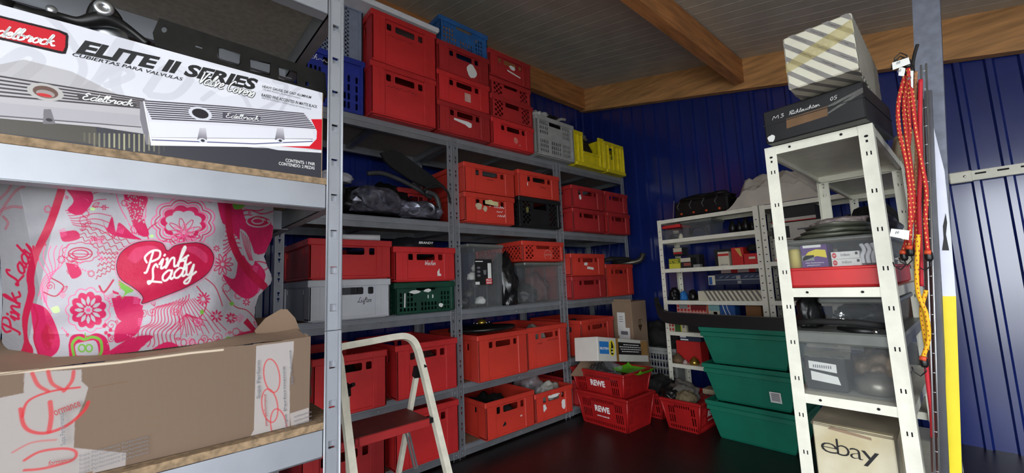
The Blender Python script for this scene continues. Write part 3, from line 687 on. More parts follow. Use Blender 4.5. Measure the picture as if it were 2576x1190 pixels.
GH = c_(196, 196, 204); GH2 = c_(178, 172, 172)
# ghost swirls of an oversized logo behind the lettering
for P_, w_ in (([(0, 170), (60, 130), (100, 150), (60, 190), (0, 230)], .016), ([(120, 40), (170, 90), (210, 170), (180, 230)], .012), ([(160, 250), (240, 210), (300, 110), (330, 90), (290, 190), (300, 240)], .016), ([(250, 200), (300, 170), (330, 190), (270, 215)], .012), ([(370, 230), (420, 170), (480, 190), (440, 240), (380, 240)], .014), ([(510, 250), (560, 220), (610, 240), (640, 280), (700, 250), (720, 215), (690, 205)], .010), ([(700, 290), (740, 230), (790, 215), (810, 250)], .008)):
    cv.line(sm(*P_), w_, GH, .8)
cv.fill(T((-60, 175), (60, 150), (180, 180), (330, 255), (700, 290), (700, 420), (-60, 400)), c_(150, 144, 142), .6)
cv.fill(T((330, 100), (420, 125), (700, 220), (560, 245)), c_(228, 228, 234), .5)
# black lower band with corrugation glare
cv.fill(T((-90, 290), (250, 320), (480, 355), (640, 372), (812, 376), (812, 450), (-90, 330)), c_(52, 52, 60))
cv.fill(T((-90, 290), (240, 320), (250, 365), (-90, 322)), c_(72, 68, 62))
# valve cover picture: rear one
cv.fill(T((-90, 175), (370, 250), (362, 318), (250, 318), (-90, 285)), c_(178, 174, 178))
for k in range(6):
    a, b_ = 186+k*11, 250+k*4.5; cv.line(T((-90, a-8), (362, b_)), .0030, c_(56, 50, 54))
cv.fill(T((-90, 250), (350, 290), (352, 316), (-90, 292)), c_(168, 164, 170)); cv.line(T((-90, 285), (354, 320)), .002, c_(70, 66, 74))
cv.fill(T((110, 275), (128, 275), (140, 312), (108, 312)), c_(110, 106, 112)); cv.fill(ell(*T((124, 302))[0], .004, .003), c_(40, 36, 42))
ctr = T((115, 232))[0]; cv.fill(ell(*ctr, .0215, .0155), c_(176, 172, 170)); cv.fill(ell(*ctr, .0150, .011), c_(96, 70, 62)); cv.fill(ell(ctr[0], ctr[1]-.003, .011, .0065), c_(150, 140, 138)); cv.fill(ell(ctr[0]-.001, ctr[1]-.006, .009, .003), c_(190, 30, 40))
cv.fill(T((192, 234), (345, 260), (342, 272), (198, 250)), c_(70, 66, 70))
# front one
cv.fill(T((362, 252), (560, 262), (775, 288), (795, 330), (795, 352), (780, 368), (640, 370), (380, 366), (362, 340)), c_(214, 212, 220))
cv.fill(T((380, 338), (640, 344), (780, 350), (790, 366), (640, 370), (380, 366)), c_(235, 235, 240)); cv.line(T((376, 352), (640, 362), (785, 356)), .0026, c_(90, 90, 130)); cv.line(T((376, 346), (786, 350)), .0012, c_(100, 98, 110))
for k in range(9):
    x0, y0 = 362+k*2.6, 254+k*5.6; x1, y1 = 764+k*3.6, 286+k*4.6; cv.line(T((x0, y0), ((x0+x1)/2, (y0+y1)/2-2), (x1, y1)), .0027, c_(52, 48, 60))
cv.fill(T((375, 306), (785, 327), (792, 348), (378, 346)), c_(220, 219, 226))
cv.fill(T((352, 256), (364, 254), (384, 364), (368, 364), (352, 300)), c_(120, 116, 124)); cv.line(T((362, 256), (382, 364)), .002, c_(240, 240, 244))
ctr = T((504, 286))[0]; cv.fill(ell(*ctr, .020, .0148), c_(206, 206, 214)); cv.fill(ell(*ctr, .0142, .0105), c_(30, 26, 34))
cv.fill(T((560, 284), (656, 293), (654, 306), (560, 299)), c_(74, 70, 84))
for X_ in (508, 703):
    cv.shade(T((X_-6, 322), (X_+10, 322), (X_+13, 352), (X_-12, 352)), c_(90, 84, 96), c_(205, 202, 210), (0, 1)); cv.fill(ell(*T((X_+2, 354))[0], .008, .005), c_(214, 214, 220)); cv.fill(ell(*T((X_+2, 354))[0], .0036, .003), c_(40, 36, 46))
# red corner, white foot stripe
cv.fill(T((782, 300), (815, 300), (813, 377), (700, 368), (778, 368), (796, 350), (797, 330)), c_(206, 22, 40)); cv.fill(T((640, 366), (812, 378), (812, 385), (700, 378)), c_(214, 214, 218))
rnd0 = random.Random(3)
# glare on the corrugation, painted as pale streaks at the lower edge
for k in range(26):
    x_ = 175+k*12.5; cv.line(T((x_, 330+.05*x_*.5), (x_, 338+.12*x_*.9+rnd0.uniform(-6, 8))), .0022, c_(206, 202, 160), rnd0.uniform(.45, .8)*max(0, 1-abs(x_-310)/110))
# logo plate
cv.fill(T((-70, 22), (150, 76), (170, 84), (173, 92), (171, 120), (166, 136), (155, 136), (-70, 84)), c_(20, 16, 22)); cv.fill(T((-70, 28), (148, 81), (165, 90), (164, 118), (158, 130), (-70, 78)), c_(196, 28, 44))
mP = mat_attr('glossy_carton_print', .32, .4, .25)
def cfn(X, Y): return np.stack([np.zeros_like(X)+.0006, X, Y], 1)
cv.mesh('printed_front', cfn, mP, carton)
b = MB().rbox((-.125, yL-cy, 0), (0, yR-cy, zt-zb), .002); b.build('carton_body', mat('white_carton', rgb(214, 214, 216), .6, var=.03), carton)
b = MB().box((-.003, yR-cy-.0002, .001), (.001, yR-cy+.0016, zt-zb-.001)); b.build('cut_edge', CARD2, carton, )
Xf = YZ(.0, 0, 0)
def ctext(name, t, bl, br, hpx, m, **k):   # text between two baseline pixels
    (x0, y0), (x1, y1) = T(bl, br); b = MB(); rot = math.atan2(y1-y0, x1-x0); wd = math.hypot(x1-x0, y1-y0); h = (T((bl[0], bl[1]-hpx))[0][1]-y0)
    txt(b, Xf, t, x0, y0, wd, h, rot=rot, off=k.pop('off', .0012), **k); b.build(name, m, carton)
ctext('title_lettering', 'ELITE II SERIES', (190, 134), (650, 230), 38, INKB, bold=.045, shear=.35)
ctext('subtitle_lettering', 'CUBIERTAS PARA VALVULAS', (182, 141), (460, 204), 9, INKB, bold=.012, shear=.3)
for i, (tt, a, c2) in enumerate((('HEAVY GAUGE, DIE CAST ALUMINUM', (659, 222), (783, 250)), ('RAISED FINS ACCENTED IN MATTE BLACK', (657, 243), (798, 273)))): ctext('small_lettering', tt, a, c2, 8, INKB, bold=.01, shear=.3)
for tt, a, c2 in (('CALIBRE PESADO, ALUMINIO FUNDIDO', (660, 227), (756, 250)), ('ALETAS ELEVADAS Y ACENTUADAS EN NEGRO MATE', (658, 248), (782, 277))): ctext('small_lettering', tt, a, c2, 4, INKG)
ctext('contents_lettering', 'CONTENTS: 1 PAIR', (718, 407), (792, 417), 8, INKW, bold=.008); ctext('contents_lettering', 'CONTENIDO: 2 PIEZAS', (701, 415), (791, 427), 8, INKW, bold=.008)
def cscript(name, t, bl, br, hpx, lw, m, off=.0012, slant=.35):
    (x0, y0), (x1, y1) = T(bl, br); rot = math.atan2(y1-y0, x1-x0); wd = math.hypot(x1-x0, y1-y0); h = T((bl[0], bl[1]-hpx))[0][1]-y0; b = MB(); c, s_ = math.cos(rot), math.sin(rot)
    for st in script(t, 0, 0, h, slant, wd): ribbon(b, Xf, [(x0+p[0]*c-p[1]*s_, y0+p[0]*s_+p[1]*c) for p in st], lw, 0, off)
    b.build(name, m, carton)
cscript('logo_script', 'Edelbrock', (-42, 84), (142, 118), 30, .0028, INKW)
cscript('logo_script', 'Edelbrock', (206, 250), (338, 268), 17, .0017, INKW); cscript('logo_script', 'Edelbrock', (567, 296), (654, 304), 12, .0013, INKW)
cscript('script_outline', 'Valve Covers', (497, 208), (640, 247), 30, .0046, INKB, .0014); cscript('script_lettering', 'Valve Covers', (497, 208), (640, 247), 30, .0024, INKW, .0018)
# ---- black bracket and arm lying on the carton
top = zt
def ptl(x, y, dx): p = nl(x, y, BX-dx); return (p.y, p.z)
P_ = [ptl(*q, .03) for q in ((384, 84), (400, 48), (440, 62), (620, 118), (818, 186), (822, 244), (640, 194), (390, 116))]
hl = [[ptl(*q, .03) for q in h][::-1] for h in (((548, 122), (560, 122), (604, 138), (604, 160), (598, 167), (556, 153), (548, 145)), ((628, 150), (680, 162), (678, 190), (630, 178)), ((700, 170), (746, 184), (746, 212), (702, 198)), ((491, 114), (509, 120), (508, 125), (492, 120)), ((767, 208), (772, 206), (778, 212), (776, 219), (768, 216)), ell(413, 76, 7, 8, 12)[::-1])]
br = thing('metal_bracket', 'long black steel bracket with rectangular windows lying on the printed carton', 'bracket', Rn @ Vector((BX-.03, (yL+yR)/2, top+.001)), (0, 0, NY))
cyo = cy; b = MB(); vs, fs = curve2d([[(p[0]-cyo, p[1]-top) for p in P_]]+[[(p[0]-cyo, p[1]-top) for p in h] for h in hl], .003); b.add(vs, fs, 0, False, YZ(0, 0, 0)); b.build('web_plate', BLKM, br)
e0 = [(p[0]-cyo, p[1]-top) for p in P_]
MB().bar((-.012, *e0[1]), (-.012, *e0[4]), .026, .003).build('upper_flange', BLKM, br); MB().bar((-.012, *e0[7]), (-.012, *e0[5]), .026, .003).build('lower_flange', BLKM, br)
for h in hl[:3]:
    b = MB(); hh = [(0.001, p[0]-cyo, p[1]-top) for p in h]; b.tube(hh, .0018, 6, close=True); b.build('window_flange', BLKM, br)
ar = thing('suspension_arm', 'black suspension arm with a round metal bushing lying on the printed carton', 'car part', Rn @ Vector((BX-.06, cy, top)), (0, 0, NY))
pl = lambda x, y, dx=.05: (lambda q: Vector((BX-dx-(BX-.06), q[0]-cy, q[1]-top)))(ptl(x, y, dx))
b = MB(); b.tube([pl(*p) for p in [(q[0], q[1]) for q in smooth([(20, 18, 0), (80, 40, 0), (150, 42, 0), (205, 55, 0), (265, 48, 0), (320, 72, 0), (372, 112, 0)], 5)]], [.011+.004*math.sin(k*.4) for k in range(31)], 10); b.build('arm', BLKM, ar)
b = MB(); b.tube([pl(*p) for p in [(q[0], q[1]) for q in smooth([(225, 62, 0), (240, 18, 0), (262, 12, 0), (290, 40, 0), (300, 64, 0)], 5)]], .009, 10); b.build('bushing_lug', BLKM, ar)
q = pl(262, 27, .045); b = MB(); b.lathe([(.004, -.014), (.0145, -.014), (.0155, -.01), (.0155, .01), (.0145, .014), (.006, .0145), (.005, .012)], 24, 0, frame(q, (0, 1, 0), (0, 0, 1))); b.build('bushing', ALU, ar)
q = pl(256, 92, .07); b = MB(); b.lathe([(.0, -.003), (.040, -.003), (.042, 0), (.040, .003), (.012, .004), (.01, .003)], 30, 0, frame(q, (0, 1, 0), (0, 0, 1))); b.build('round_plate', ALU, ar)
b = MB(); b.tube([pl(-60, 12), pl(0, 14), pl(35, 26)], .016, 10); b.build('arm_end', BLKM, ar)
q = pl(130, 25, .045); MB().lathe([(.001, -.003), (.008, -.003), (.008, .003), (.001, .004)], 14, 0, frame(q, (0, 1, 0), (0, 0, 1))).build('bolt', ALU, ar)
# ================================================================ big cardboard box on the lower board of the near rack
KX = -.035
K = lambda x, y: (lambda p: (p.y, p.z))(nl(x, y, KX))
zl = .749; ky = -.35
cb = thing('cardboard_box', 'large worn brown cardboard box with printed tape under the pink bag', 'box', Rn @ Vector((KX, ky, zl)), (0, 0, NY))
top_px = [(-120, 948), (0, 936), (140, 925), (300, 905), (480, 880), (620, 868), (700, 858), (779, 846)]
tl = [K(*p) for p in top_px]; yr = K(778, 1000)[0]; yl_ = -1.05
def ztop(y): return np.interp(y, [p[0] for p in tl], [p[1] for p in tl])
zmax = max(p[1] for p in tl)+.01
cv = Canvas(yl_-ky, 0, yr-ky, zmax-zl,   .0011, c_(112, 93, 78)); TK = lambda *p: [(K(x, y)[0]-ky, K(x, y)[1]-zl) for x, y in p]; sk = lambda *p: [(q[0], q[1]) for q in smooth([(a, b, 0) for a, b in TK(*p)], 6)]
rnd = random.Random(5)
for k in range(30): x_, y_ = rnd.uniform(200, 640), rnd.uniform(900, 1180); cv.line(TK((x_, y_), (x_+rnd.uniform(10, 60), y_-rnd.uniform(-4, 14))), .0022, c_(120, 92, 68), rnd.uniform(.1, .35))
for k in range(34): x_ = -60+k*25; cv.line(TK((x_, 860), (x_, 1240)), .003, c_(130, 104, 84), .05)
cv.line(TK((0, 942), (300, 912), (480, 888), (560, 880)), .004, c_(214, 196, 172), .8); cv.line(TK((235, 975), (320, 960)), .002, c_(110, 80, 60), .7)
TAPE = c_(170, 164, 162); TR = c_(186, 44, 50); TG = c_(120, 118, 122)
cv.fill(TK((60, 938), (205, 930), (205, 960), (222, 975), (212, 1010), (188, 1060), (185, 1128), (318, 1140), (310, 1240), (-90, 1240), (-90, 1020), (58, 990)), TAPE, .72)
cv.fill(TK((644, 870), (738, 858), (738, 880), (728, 955), (728, 1105), (655, 1150), (628, 1150), (622, 1110), (638, 1080), (640, 1000)), TAPE, .8)
cv.fill(TK((728, 1040), (776, 1025), (776, 1085), (735, 1100)), TAPE, .7)
for P in ([(80, 940), (95, 970), (120, 985)], [(120, 935), (130, 965), (155, 980)], [(185, 935), (180, 960), (160, 985)]): cv.line(sk(*P), .005, TR, .8)
cv.line(sk((55, 1050), (70, 1010), (130, 985), (200, 975)), .0035, TR, .85); cv.line(sk((50, 1030), (58, 1070), (80, 1088), (120, 1090), (170, 1070), (210, 1035), (222, 1012)), .005, TR, .85); cv.line(sk((125, 1012), (128, 1050), (122, 1088)), .006, TR, .8)
cv.line(sk((60, 1160), (100, 1138), (160, 1130), (190, 1138), (180, 1160), (110, 1180), (60, 1185)), .004, TR, .8); cv.line(sk((30, 1140), (80, 1115), (140, 1108)), .003, TR, .5)
for cx_, cy_ in ((683, 945), (678, 1020), (700, 1070)): cv.line([(q[0], q[1]) for q in TK(*[(cx_+(-8 if k % 2 else 0)*0+22*math.cos(t)*.9+.12*40*math.sin(t), cy_+42*math.sin(t)) for k, t in enumerate(np.linspace(0, 2*math.pi, 24))])], .0028, TR, .8)
MK = mat_attr('printed_cardboard', .8, .3, bump=.12)
cv.mesh('front_panel', lambda X, Y: np.stack([.0015*np.sin(X*17+Y*9)+.004*np.sin(X*6), X, Y], 1), MK, cb, mask=lambda X, Y: Y+zl < ztop(X+ky))
b = MB(); dp = .375; bz = .16-.16
lt_ = [(0.003, p[0]-ky, p[1]-zl-.001) for p in tl]
y0_, y1_ = yl_-ky, yr-ky
b.box((-dp, y0_, 0), (-.004, y0_+.004, .16)); b.box((-dp, y0_, 0), (-dp+.004, y1_, .13)); b.box((-dp, y1_-.004, 0), (-.002, y1_, .14)); b.box((-dp, y0_, 0), (-.003, y1_, .004)); b.build('box_body', CARD, cb)
b = MB()   # folded in top flap the bag stands on
b.grid(lambda u, v: (-.002-v*.36, y0_+(y1_-y0_)*u, float(np.interp(y0_+(y1_-y0_)*u+ky, [p[0] for p in tl], [p[1] for p in tl]))-zl-.002+.035*math.sin(v*1.5)+.004*math.sin(u*23+v*5)), 40, 8); b.build('top_flap', CARD2, cb)
fl = [nl(*p, KX-.12) for p in ((640, 832), (668, 800), (706, 778), (722, 778), (742, 800), (756, 836), (752, 858), (660, 872))]
b = MB(); vs, fs = curve2d([[(p.y-ky, p.z-zl) for p in fl]], .004); b.add(vs, fs, 0, False, YZ(-.12, 0, 0)); b.build('raised_flap', CARD, cb)
b = MB(); e = [TK(p)[0] for p in ((775, 842), (783, 870), (779, 905), (785, 940), (780, 990), (784, 1000), (776, 1020))]
b.grid(lambda u, v: (-.001-.05*u, float(np.interp(v, np.linspace(0, 1, 7), [q[0] for q in e]))+.006*u, e[0][1]+(e[-1][1]-e[0][1])*v), 2, 18); b.build('torn_side_flap', CARD2, cb)
TT = lambda x, y: TK((x, y))[0]; TLM = [INKG, mat('tape_red', c_(176, 60, 62), .6)]
for t_, (a0, a1), (c0, c1), hpx, mi in (('Supa Perform', (655, 1000), (655, 905), 9, 0), ('Supa Performance', (722, 1080), (716, 920), 7, 0), ('your performance', (672, 1070), (668, 990), 6, 1), ('Supa Performance', (738, 965), (732, 880), 7, 0), ('ormance', (140, 1045), (205, 1020), 10, 1), ('formance', (122, 1170), (180, 1160), 9, 1), ('Supa Performance', (170, 1115), (165, 1035), 8, 0)):
    b = MB(); (x0, y0), (x1, y1) = TT(a0, a1), TT(c0, c1); k_ = hpx/1050; txt(b, YZ(.006, 0, 0), t_, x0, y0, math.hypot(x1-x0, y1-y0), k_, .01, 0, 0, math.atan2(y1-y0, x1-x0), off=0); b.build('tape_lettering', TLM[mi], cb)
for (u_, v_), w_ in (((738, 1052), .038), ((200, 1150), .09)):
    b = MB()
    for k in range(5): txt(b, YZ(.006, 0, 0), 'Supa Performance Performance', *TT(u_, v_+k*10.5), w_, .0055, 0, 0, 0, .1)
    b.build('tape_lettering', INKG, cb)
# ================================================================ pink shopping bag
PK = c_(190, 30, 84); PKD = c_(176, 24, 62); PKL = c_(222, 90, 140); GR = c_(112, 168, 62); WB = c_(172, 168, 174); GB = c_(140, 138, 142)
cv = Canvas(-60, 440, 702, 915, 1.25, WB)
cs = lambda P, k=6: [(q[0], q[1]) for q in smooth([(a, b, 0) for a, b in P], k)]
rnd = random.Random(11)
def petals(cx_, cy_, r0, r1, n, col, wd=0, a0=0, sq=1):
    for k in range(n):
        a = a0+2*math.pi*k/n; P = [(cx_+math.cos(a+d)*r*1, cy_+math.sin(a+d)*r*sq) for d, r in ((0, r0), (-.5*math.pi/n*1.5, (r0+r1)/2), (-.2*math.pi/n, r1*.97), (0, r1), (.2*math.pi/n, r1*.97), (.5*math.pi/n*1.5, (r0+r1)/2), (0, r0))]
        if wd: cv.line(cs(P), wd, col)
        else: cv.fill(cs(P), col)
def scal(cx_, cy_, r, n, amp, col, wd=0, sq=1, a0=0, fill=None):
    P = [(cx_+(r+amp*abs(math.sin(n*t/2+a0)))*math.cos(t), cy_+(r+amp*abs(math.sin(n*t/2+a0)))*math.sin(t)*sq) for t in np.linspace(0, 2*math.pi, n*8, endpoint=False)]
    if fill: cv.fill(P, fill)
    if wd: cv.line(P, wd, col, close=True)
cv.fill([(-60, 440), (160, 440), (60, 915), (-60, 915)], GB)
# waving line families
def waves(P0, P1, n, k, amp, col=PKL, wd=2, fr=3):
    for i in range(n):
        t = i/(n-1) if n > 1 else 0; a = np.array(P0[0])*(1-t)+np.array(P1[0])*t; b2 = np.array(P0[1])*(1-t)+np.array(P1[1])*t; d = b2-a; nn = np.array((-d[1], d[0]))/(np.hypot(*d)+1e-6)
        cv.line([tuple(a+d*u+nn*amp*math.sin(u*fr*2*math.pi+i*.25)) for u in np.linspace(0, 1, k)], wd, col)
waves(((100, 620), (130, 790)), ((180, 620), (90, 740)), 6, 30, 8, PKL, 2.2, 1.5)
waves(((205, 565), (345, 615)), ((195, 595), (300, 640)), 4, 40, 4, PKD, 2, 6); waves(((250, 635), (296, 640)), ((240, 700), (296, 670)), 5, 24, 3, PKD, 2.2, 5)
waves(((165, 530), (260, 480)), ((185, 560), (300, 600)), 7, 20, 5, PK, 2, 1)
waves(((330, 870), (400, 770)), ((440, 870), (470, 740)), 10, 30, 7, PK, 2.6, 2); waves(((450, 760), (455, 850)), ((490, 750), (570, 830)), 9, 14, 1, PK, 2, 1)
waves(((560, 560), (660, 520)), ((560, 640), (650, 610)), 9, 20, 7, PK, 3, 1.3)
waves(((290, 470), (330, 590)), ((380, 470), (350, 590)), 5, 20, 5, PKL, 2.5, .8)
# big filled areas
for P in ([(165, 475), (215, 470), (235, 500), (205, 540), (170, 530), (185, 505)], [(256, 545), (268, 575), (282, 545), (292, 585), (300, 560), (335, 590), (355, 603), (300, 596), (268, 580)],
          [(310, 480), (345, 475), (372, 500), (360, 540), (375, 590), (350, 590), (325, 540)], [(545, 500), (600, 515), (620, 560), (640, 620), (625, 650), (600, 600), (560, 560)], [(600, 640), (640, 655), (668, 690), (650, 735), (620, 752), (585, 730), (560, 690), (590, 700)],
          [(75, 760), (120, 780), (150, 850), (140, 890), (100, 900), (85, 840)], [(280, 750), (330, 745), (360, 760), (345, 800), (300, 805)], [(320, 800), (360, 780), (350, 830), (330, 850), (290, 862), (292, 820)], [(540, 880), (600, 840), (655, 830), (660, 845), (620, 860)], [(165, 660), (195, 668), (205, 690), (180, 700)], [(150, 585), (190, 580), (200, 600), (160, 608)],
          [(265, 890), (330, 850), (385, 845), (360, 870), (330, 895)], [(380, 880), (420, 860), (450, 872), (430, 890)]): cv.fill(cs(P+[P[0]]), PK)
for k in range(90):  # dotted patches
    x_, y_ = rnd.uniform(318, 362), rnd.uniform(490, 560); cv.fill(ell(x_, y_, 1.8, 1.8, 6), WB)
for P, w_ in ((((85, 770), (95, 800), (85, 850), (100, 895)), 4), (((118, 815), (135, 845), (120, 880), (105, 845), (118, 815)), 3), (((130, 700), (160, 720), (140, 745), (110, 735)), 3), (((250, 720), (262, 735), (285, 705)), 5), (((610, 550), (625, 600), (650, 640)), 3), (((495, 720), (520, 760), (500, 800), (470, 790)), 3), (((560, 730), (590, 770), (620, 780), (640, 800)), 2.5), (((500, 690), (540, 720), (560, 770)), 2.5)): cv.line(cs(P), w_, PKD)
cv.fill(cs([(118, 818), (138, 845), (122, 872), (106, 845), (118, 818)]), PKD)
# lotus
for k, r in enumerate((92, 80, 68, 56)): scal(462, 560, r*.78, 9, 10, PK if k % 2 else PKL, 3, .78)
scal(462, 558, 50, 9, 9, PK, 0, .72, fill=PK); scal(462, 562, 40, 8, 8, PK, 0, .7, fill=WB)
petals(462, 585, 6, 44, 9, PK, 2.2, math.pi, .8); petals(462, 590, 4, 30, 7, PKL, 2, math.pi*.95, .9)
cv.line([(462, 600), (462, 625)], 3, PK); cv.line(cs([(395, 560), (372, 580), (380, 610), (420, 605)]), 3, PK)
# daisies
scal(222, 780, 50, 11, 7, PKL, 2.2); scal(222, 780, 40, 11, 7, PK, 0, fill=PK); petals(222, 780, 12, 34, 12, WB); scal(222, 780, 10, 8, 2, PK, 2, fill=WB); cv.fill(ell(222, 780, 6, 5), PKL)
scal(202, 635, 42, 10, 5, PK, 2, .55); cv.line(ell(202, 638, 30, 15)+[(232, 638)], 3, PKD); cv.line(ell(202, 638, 20, 9)+[(222, 638)], 3, PK); cv.line([(175, 638), (230, 640)], 2, PK)
for cx_, cy_, r, n in ((512, 752, 18, 11), (560, 665, 26, 10), (235, 600, 8, 6), (285, 595, 7, 6), (258, 600, 6, 6), (262, 522, 8, 6), (225, 560, 6, 6), (545, 795, 16, 8), (620, 760, 10, 7), (648, 690, 10, 7), (480, 690, 8, 6), (580, 800, 14, 8), (545, 625, 9, 7)): petals(cx_, cy_, r*.2, r, n, PK, 0 if r < 20 else 2.4)
for k in range(5): cv.fill(ell(270+8*math.cos(k), 830+14*math.sin(k*1.3), 5, 5, 8), PK)
# fan, spoons
for k in range(8): a = math.radians(200+k*16); cv.line([(468, 790), (468-64*math.cos(a)*.9, 790-52*math.sin(a))], 2, PK)
for k in range(5): x_ = 462+k*22; cv.line(ell(x_, 862, 7, 9)+[(x_+7, 862)], 2.4, PK); cv.line([(x_, 870), (x_-4, 886)], 3, PK)
for k in range(3): cv.line(ell(655-k*3, 560+k*55, 26, 12)+[(681-k*3, 560+k*55)], 3, PK)
# apple, greens
cv.fill(cs([(172, 868), (180, 845), (205, 840), (220, 845), (245, 838), (270, 855), (268, 900), (175, 905)]), PK); cv.line(cs([(186, 894), (182, 866), (196, 850), (213, 854), (232, 848), (252, 856), (256, 880), (250, 896)]), 7, GR); cv.fill(cs([(192, 894), (190, 868), (212, 860), (240, 858), (248, 885), (244, 896)]), WB)
for x_ in (206, 224): cv.line(ell(x_, 876, 8, 9)+[(x_+8, 876)], 4, GR)
cv.line([(214, 838), (216, 852)], 3, GR)
cv.fill(cs([(298, 706), (312, 704), (330, 722), (336, 732), (318, 740), (306, 752), (314, 735), (300, 722), (298, 706)]), GR); cv.fill([(585, 495), (612, 500), (606, 520), (588, 522)], GR); cv.fill(cs([(128, 775), (145, 770), (150, 784), (135, 787), (128, 775)]), c_(190, 220, 150)); cv.fill(ell(583, 764, 6, 5), GR); cv.fill(ell(575, 852, 8, 5), GR); cv.fill(ell(233, 526, 7, 4), c_(180, 215, 140)); cv.fill(ell(508, 785, 5, 6), GR); cv.fill(ell(382, 594, 5, 4), c_(180, 215, 140))
for P in ([(283, 730), (298, 736), (300, 742), (284, 738)], [(290, 746), (304, 742), (302, 752)]): cv.fill(P, PK)
# many small doodles between the big motifs
for k in range(150):
    x_, y_ = rnd.uniform(110, 650), rnd.uniform(470, 885)
    if ((x_-415)/125)**2+((y_-670)/80)**2 < 1 or math.hypot(x_-222, y_-780) < 58 or math.hypot(x_-462, y_-560) < 88 or math.hypot(x_-213, y_-872) < 50: continue
    t = k % 6; c0 = PKL if k % 2 else PK; s0 = rnd.uniform(5, 11); an = rnd.uniform(0, 6.28)
    if t == 0: cv.line([(x_+s0*u/8*math.cos(u*.9+an), y_+s0*u/8*math.sin(u*.9+an)) for u in range(14)], 1.8, c0)
    elif t == 1: cv.line(cs([(x_, y_), (x_+s0*math.cos(an), y_+s0*math.sin(an)), (x_+2.2*s0*math.cos(an+.4), y_+2.2*s0*math.sin(an+.4))]), 1.8, c0); petals(x_+2.2*s0*math.cos(an+.4), y_+2.2*s0*math.sin(an+.4), 1, 5, 5, PK)
    elif t == 2: P = [(x_, y_), (x_+s0*math.cos(an-.5), y_+s0*math.sin(an-.5)), (x_+2*s0*math.cos(an), y_+2*s0*math.sin(an)), (x_+s0*math.cos(an+.5), y_+s0*math.sin(an+.5)), (x_, y_)]; cv.line(cs(P), 1.8, c0); cv.line([P[0], P[2]], 1.4, c0)
    elif t == 3: [cv.fill(ell(x_+7*q*math.cos(an), y_+7*q*math.sin(an), 2.2, 2.2, 8), c0) for q in range(4)]
    elif t == 4: scal(x_, y_, s0*.8, 7, 3, c0, 1.8)
    else: [cv.line([(x_+4*q*math.cos(an), y_+4*q*math.sin(an)), (x_+4*q*math.cos(an)+s0*1.6*math.cos(an+1.5), y_+4*q*math.sin(an)+s0*1.6*math.sin(an+1.5))], 1.6, c0) for q in range(5)]
# right hand side: folded over part of the print
cv.fill(cs([(592, 560), (640, 548), (688, 570), (684, 620), (650, 640), (612, 612), (592, 560)]), PK)
for k in range(3): cv.line(ell(650-k*1, 556, 30-k*8, 15-k*4)+[(680-k*9, 556)], 3, WB if k % 2 == 0 else PKD)
cv.fill(cs([(604, 575), (622, 590), (640, 640), (636, 668), (618, 650), (604, 610), (604, 575)]), WB)
for k in range(5): cv.line(cs([(607+k*5, 582+k*5), (615+k*4, 620+k*4), (628+k*2, 655)]), 1.8, PK)
cv.fill(cs([(586, 492), (618, 498), (612, 522), (590, 526), (584, 508), (586, 492)]), GR)
for k in range(5): cv.fill(ell(594+5*(k % 3), 502+6*(k//2), 1.8, 1.8, 6), WB)
cv.line(cs([(590, 535), (625, 528), (660, 538), (690, 530)]), 3, PK); cv.fill([(545, 560), (566, 565), (566, 600), (548, 598)], WB)
# seams
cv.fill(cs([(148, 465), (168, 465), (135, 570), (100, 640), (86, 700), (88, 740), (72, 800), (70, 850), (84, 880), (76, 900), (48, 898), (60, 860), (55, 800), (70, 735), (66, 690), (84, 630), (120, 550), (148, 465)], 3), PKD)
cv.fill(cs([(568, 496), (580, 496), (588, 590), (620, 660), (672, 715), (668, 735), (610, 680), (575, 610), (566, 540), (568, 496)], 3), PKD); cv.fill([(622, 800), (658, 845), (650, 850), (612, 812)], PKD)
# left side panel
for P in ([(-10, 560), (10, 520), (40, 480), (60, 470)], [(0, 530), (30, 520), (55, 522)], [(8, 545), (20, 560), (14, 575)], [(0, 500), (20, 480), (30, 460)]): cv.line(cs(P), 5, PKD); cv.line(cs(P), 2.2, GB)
def bagscript(t, bl, br, hpx, lw, col, slant=.3):
    x0, y0 = bl; x1, y1 = br; rot = math.atan2(y1-y0, x1-x0); wd = math.hypot(x1-x0, y1-y0); c, s_ = math.cos(rot), math.sin(rot)
    for st in script(t, 0, 0, hpx, slant, wd):
        P = [(x0+p[0]*c+p[1]*s_, y0+p[0]*s_-p[1]*c) for p in st]; cv.line(P, lw, col)
bagscript('Pink', (45, 842), (52, 730), 42, 6, PKD); bagscript('Lady', (46, 720), (88, 618), 42, 6, PKD)
# heart
HT = cs([(418, 628), (408, 612), (380, 606), (340, 612), (305, 635), (293, 668), (302, 700), (330, 720), (350, 735), (360, 750), (358, 764), (400, 750), (470, 722), (520, 690), (538, 655), (530, 628), (505, 612), (470, 612), (440, 618), (424, 630), (418, 628)])
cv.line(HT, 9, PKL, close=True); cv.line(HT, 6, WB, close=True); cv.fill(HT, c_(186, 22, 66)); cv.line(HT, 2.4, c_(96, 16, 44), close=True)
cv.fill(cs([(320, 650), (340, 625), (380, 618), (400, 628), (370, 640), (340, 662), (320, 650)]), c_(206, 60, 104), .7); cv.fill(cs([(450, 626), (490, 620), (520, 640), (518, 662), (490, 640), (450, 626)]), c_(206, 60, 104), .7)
bagscript('Pink', (362, 682), (486, 664), 46, 4.8, c_(240, 236, 232), .35); bagscript('Lady', (372, 716), (498, 686), 44, 4.8, c_(240, 236, 232), .35)
OUT = [(-62, 440), (590, 440), (612, 492), (628, 488), (680, 510), (688, 540), (684, 600), (664, 645), (682, 690), (680, 715), (650, 745), (640, 800), (660, 845), (645, 852), (560, 858), (420, 875), (200, 900), (60, 904), (40, 890), (10, 870), (4, 830), (0, 640), (-62, 640)]
OUT = cs(OUT, 2)
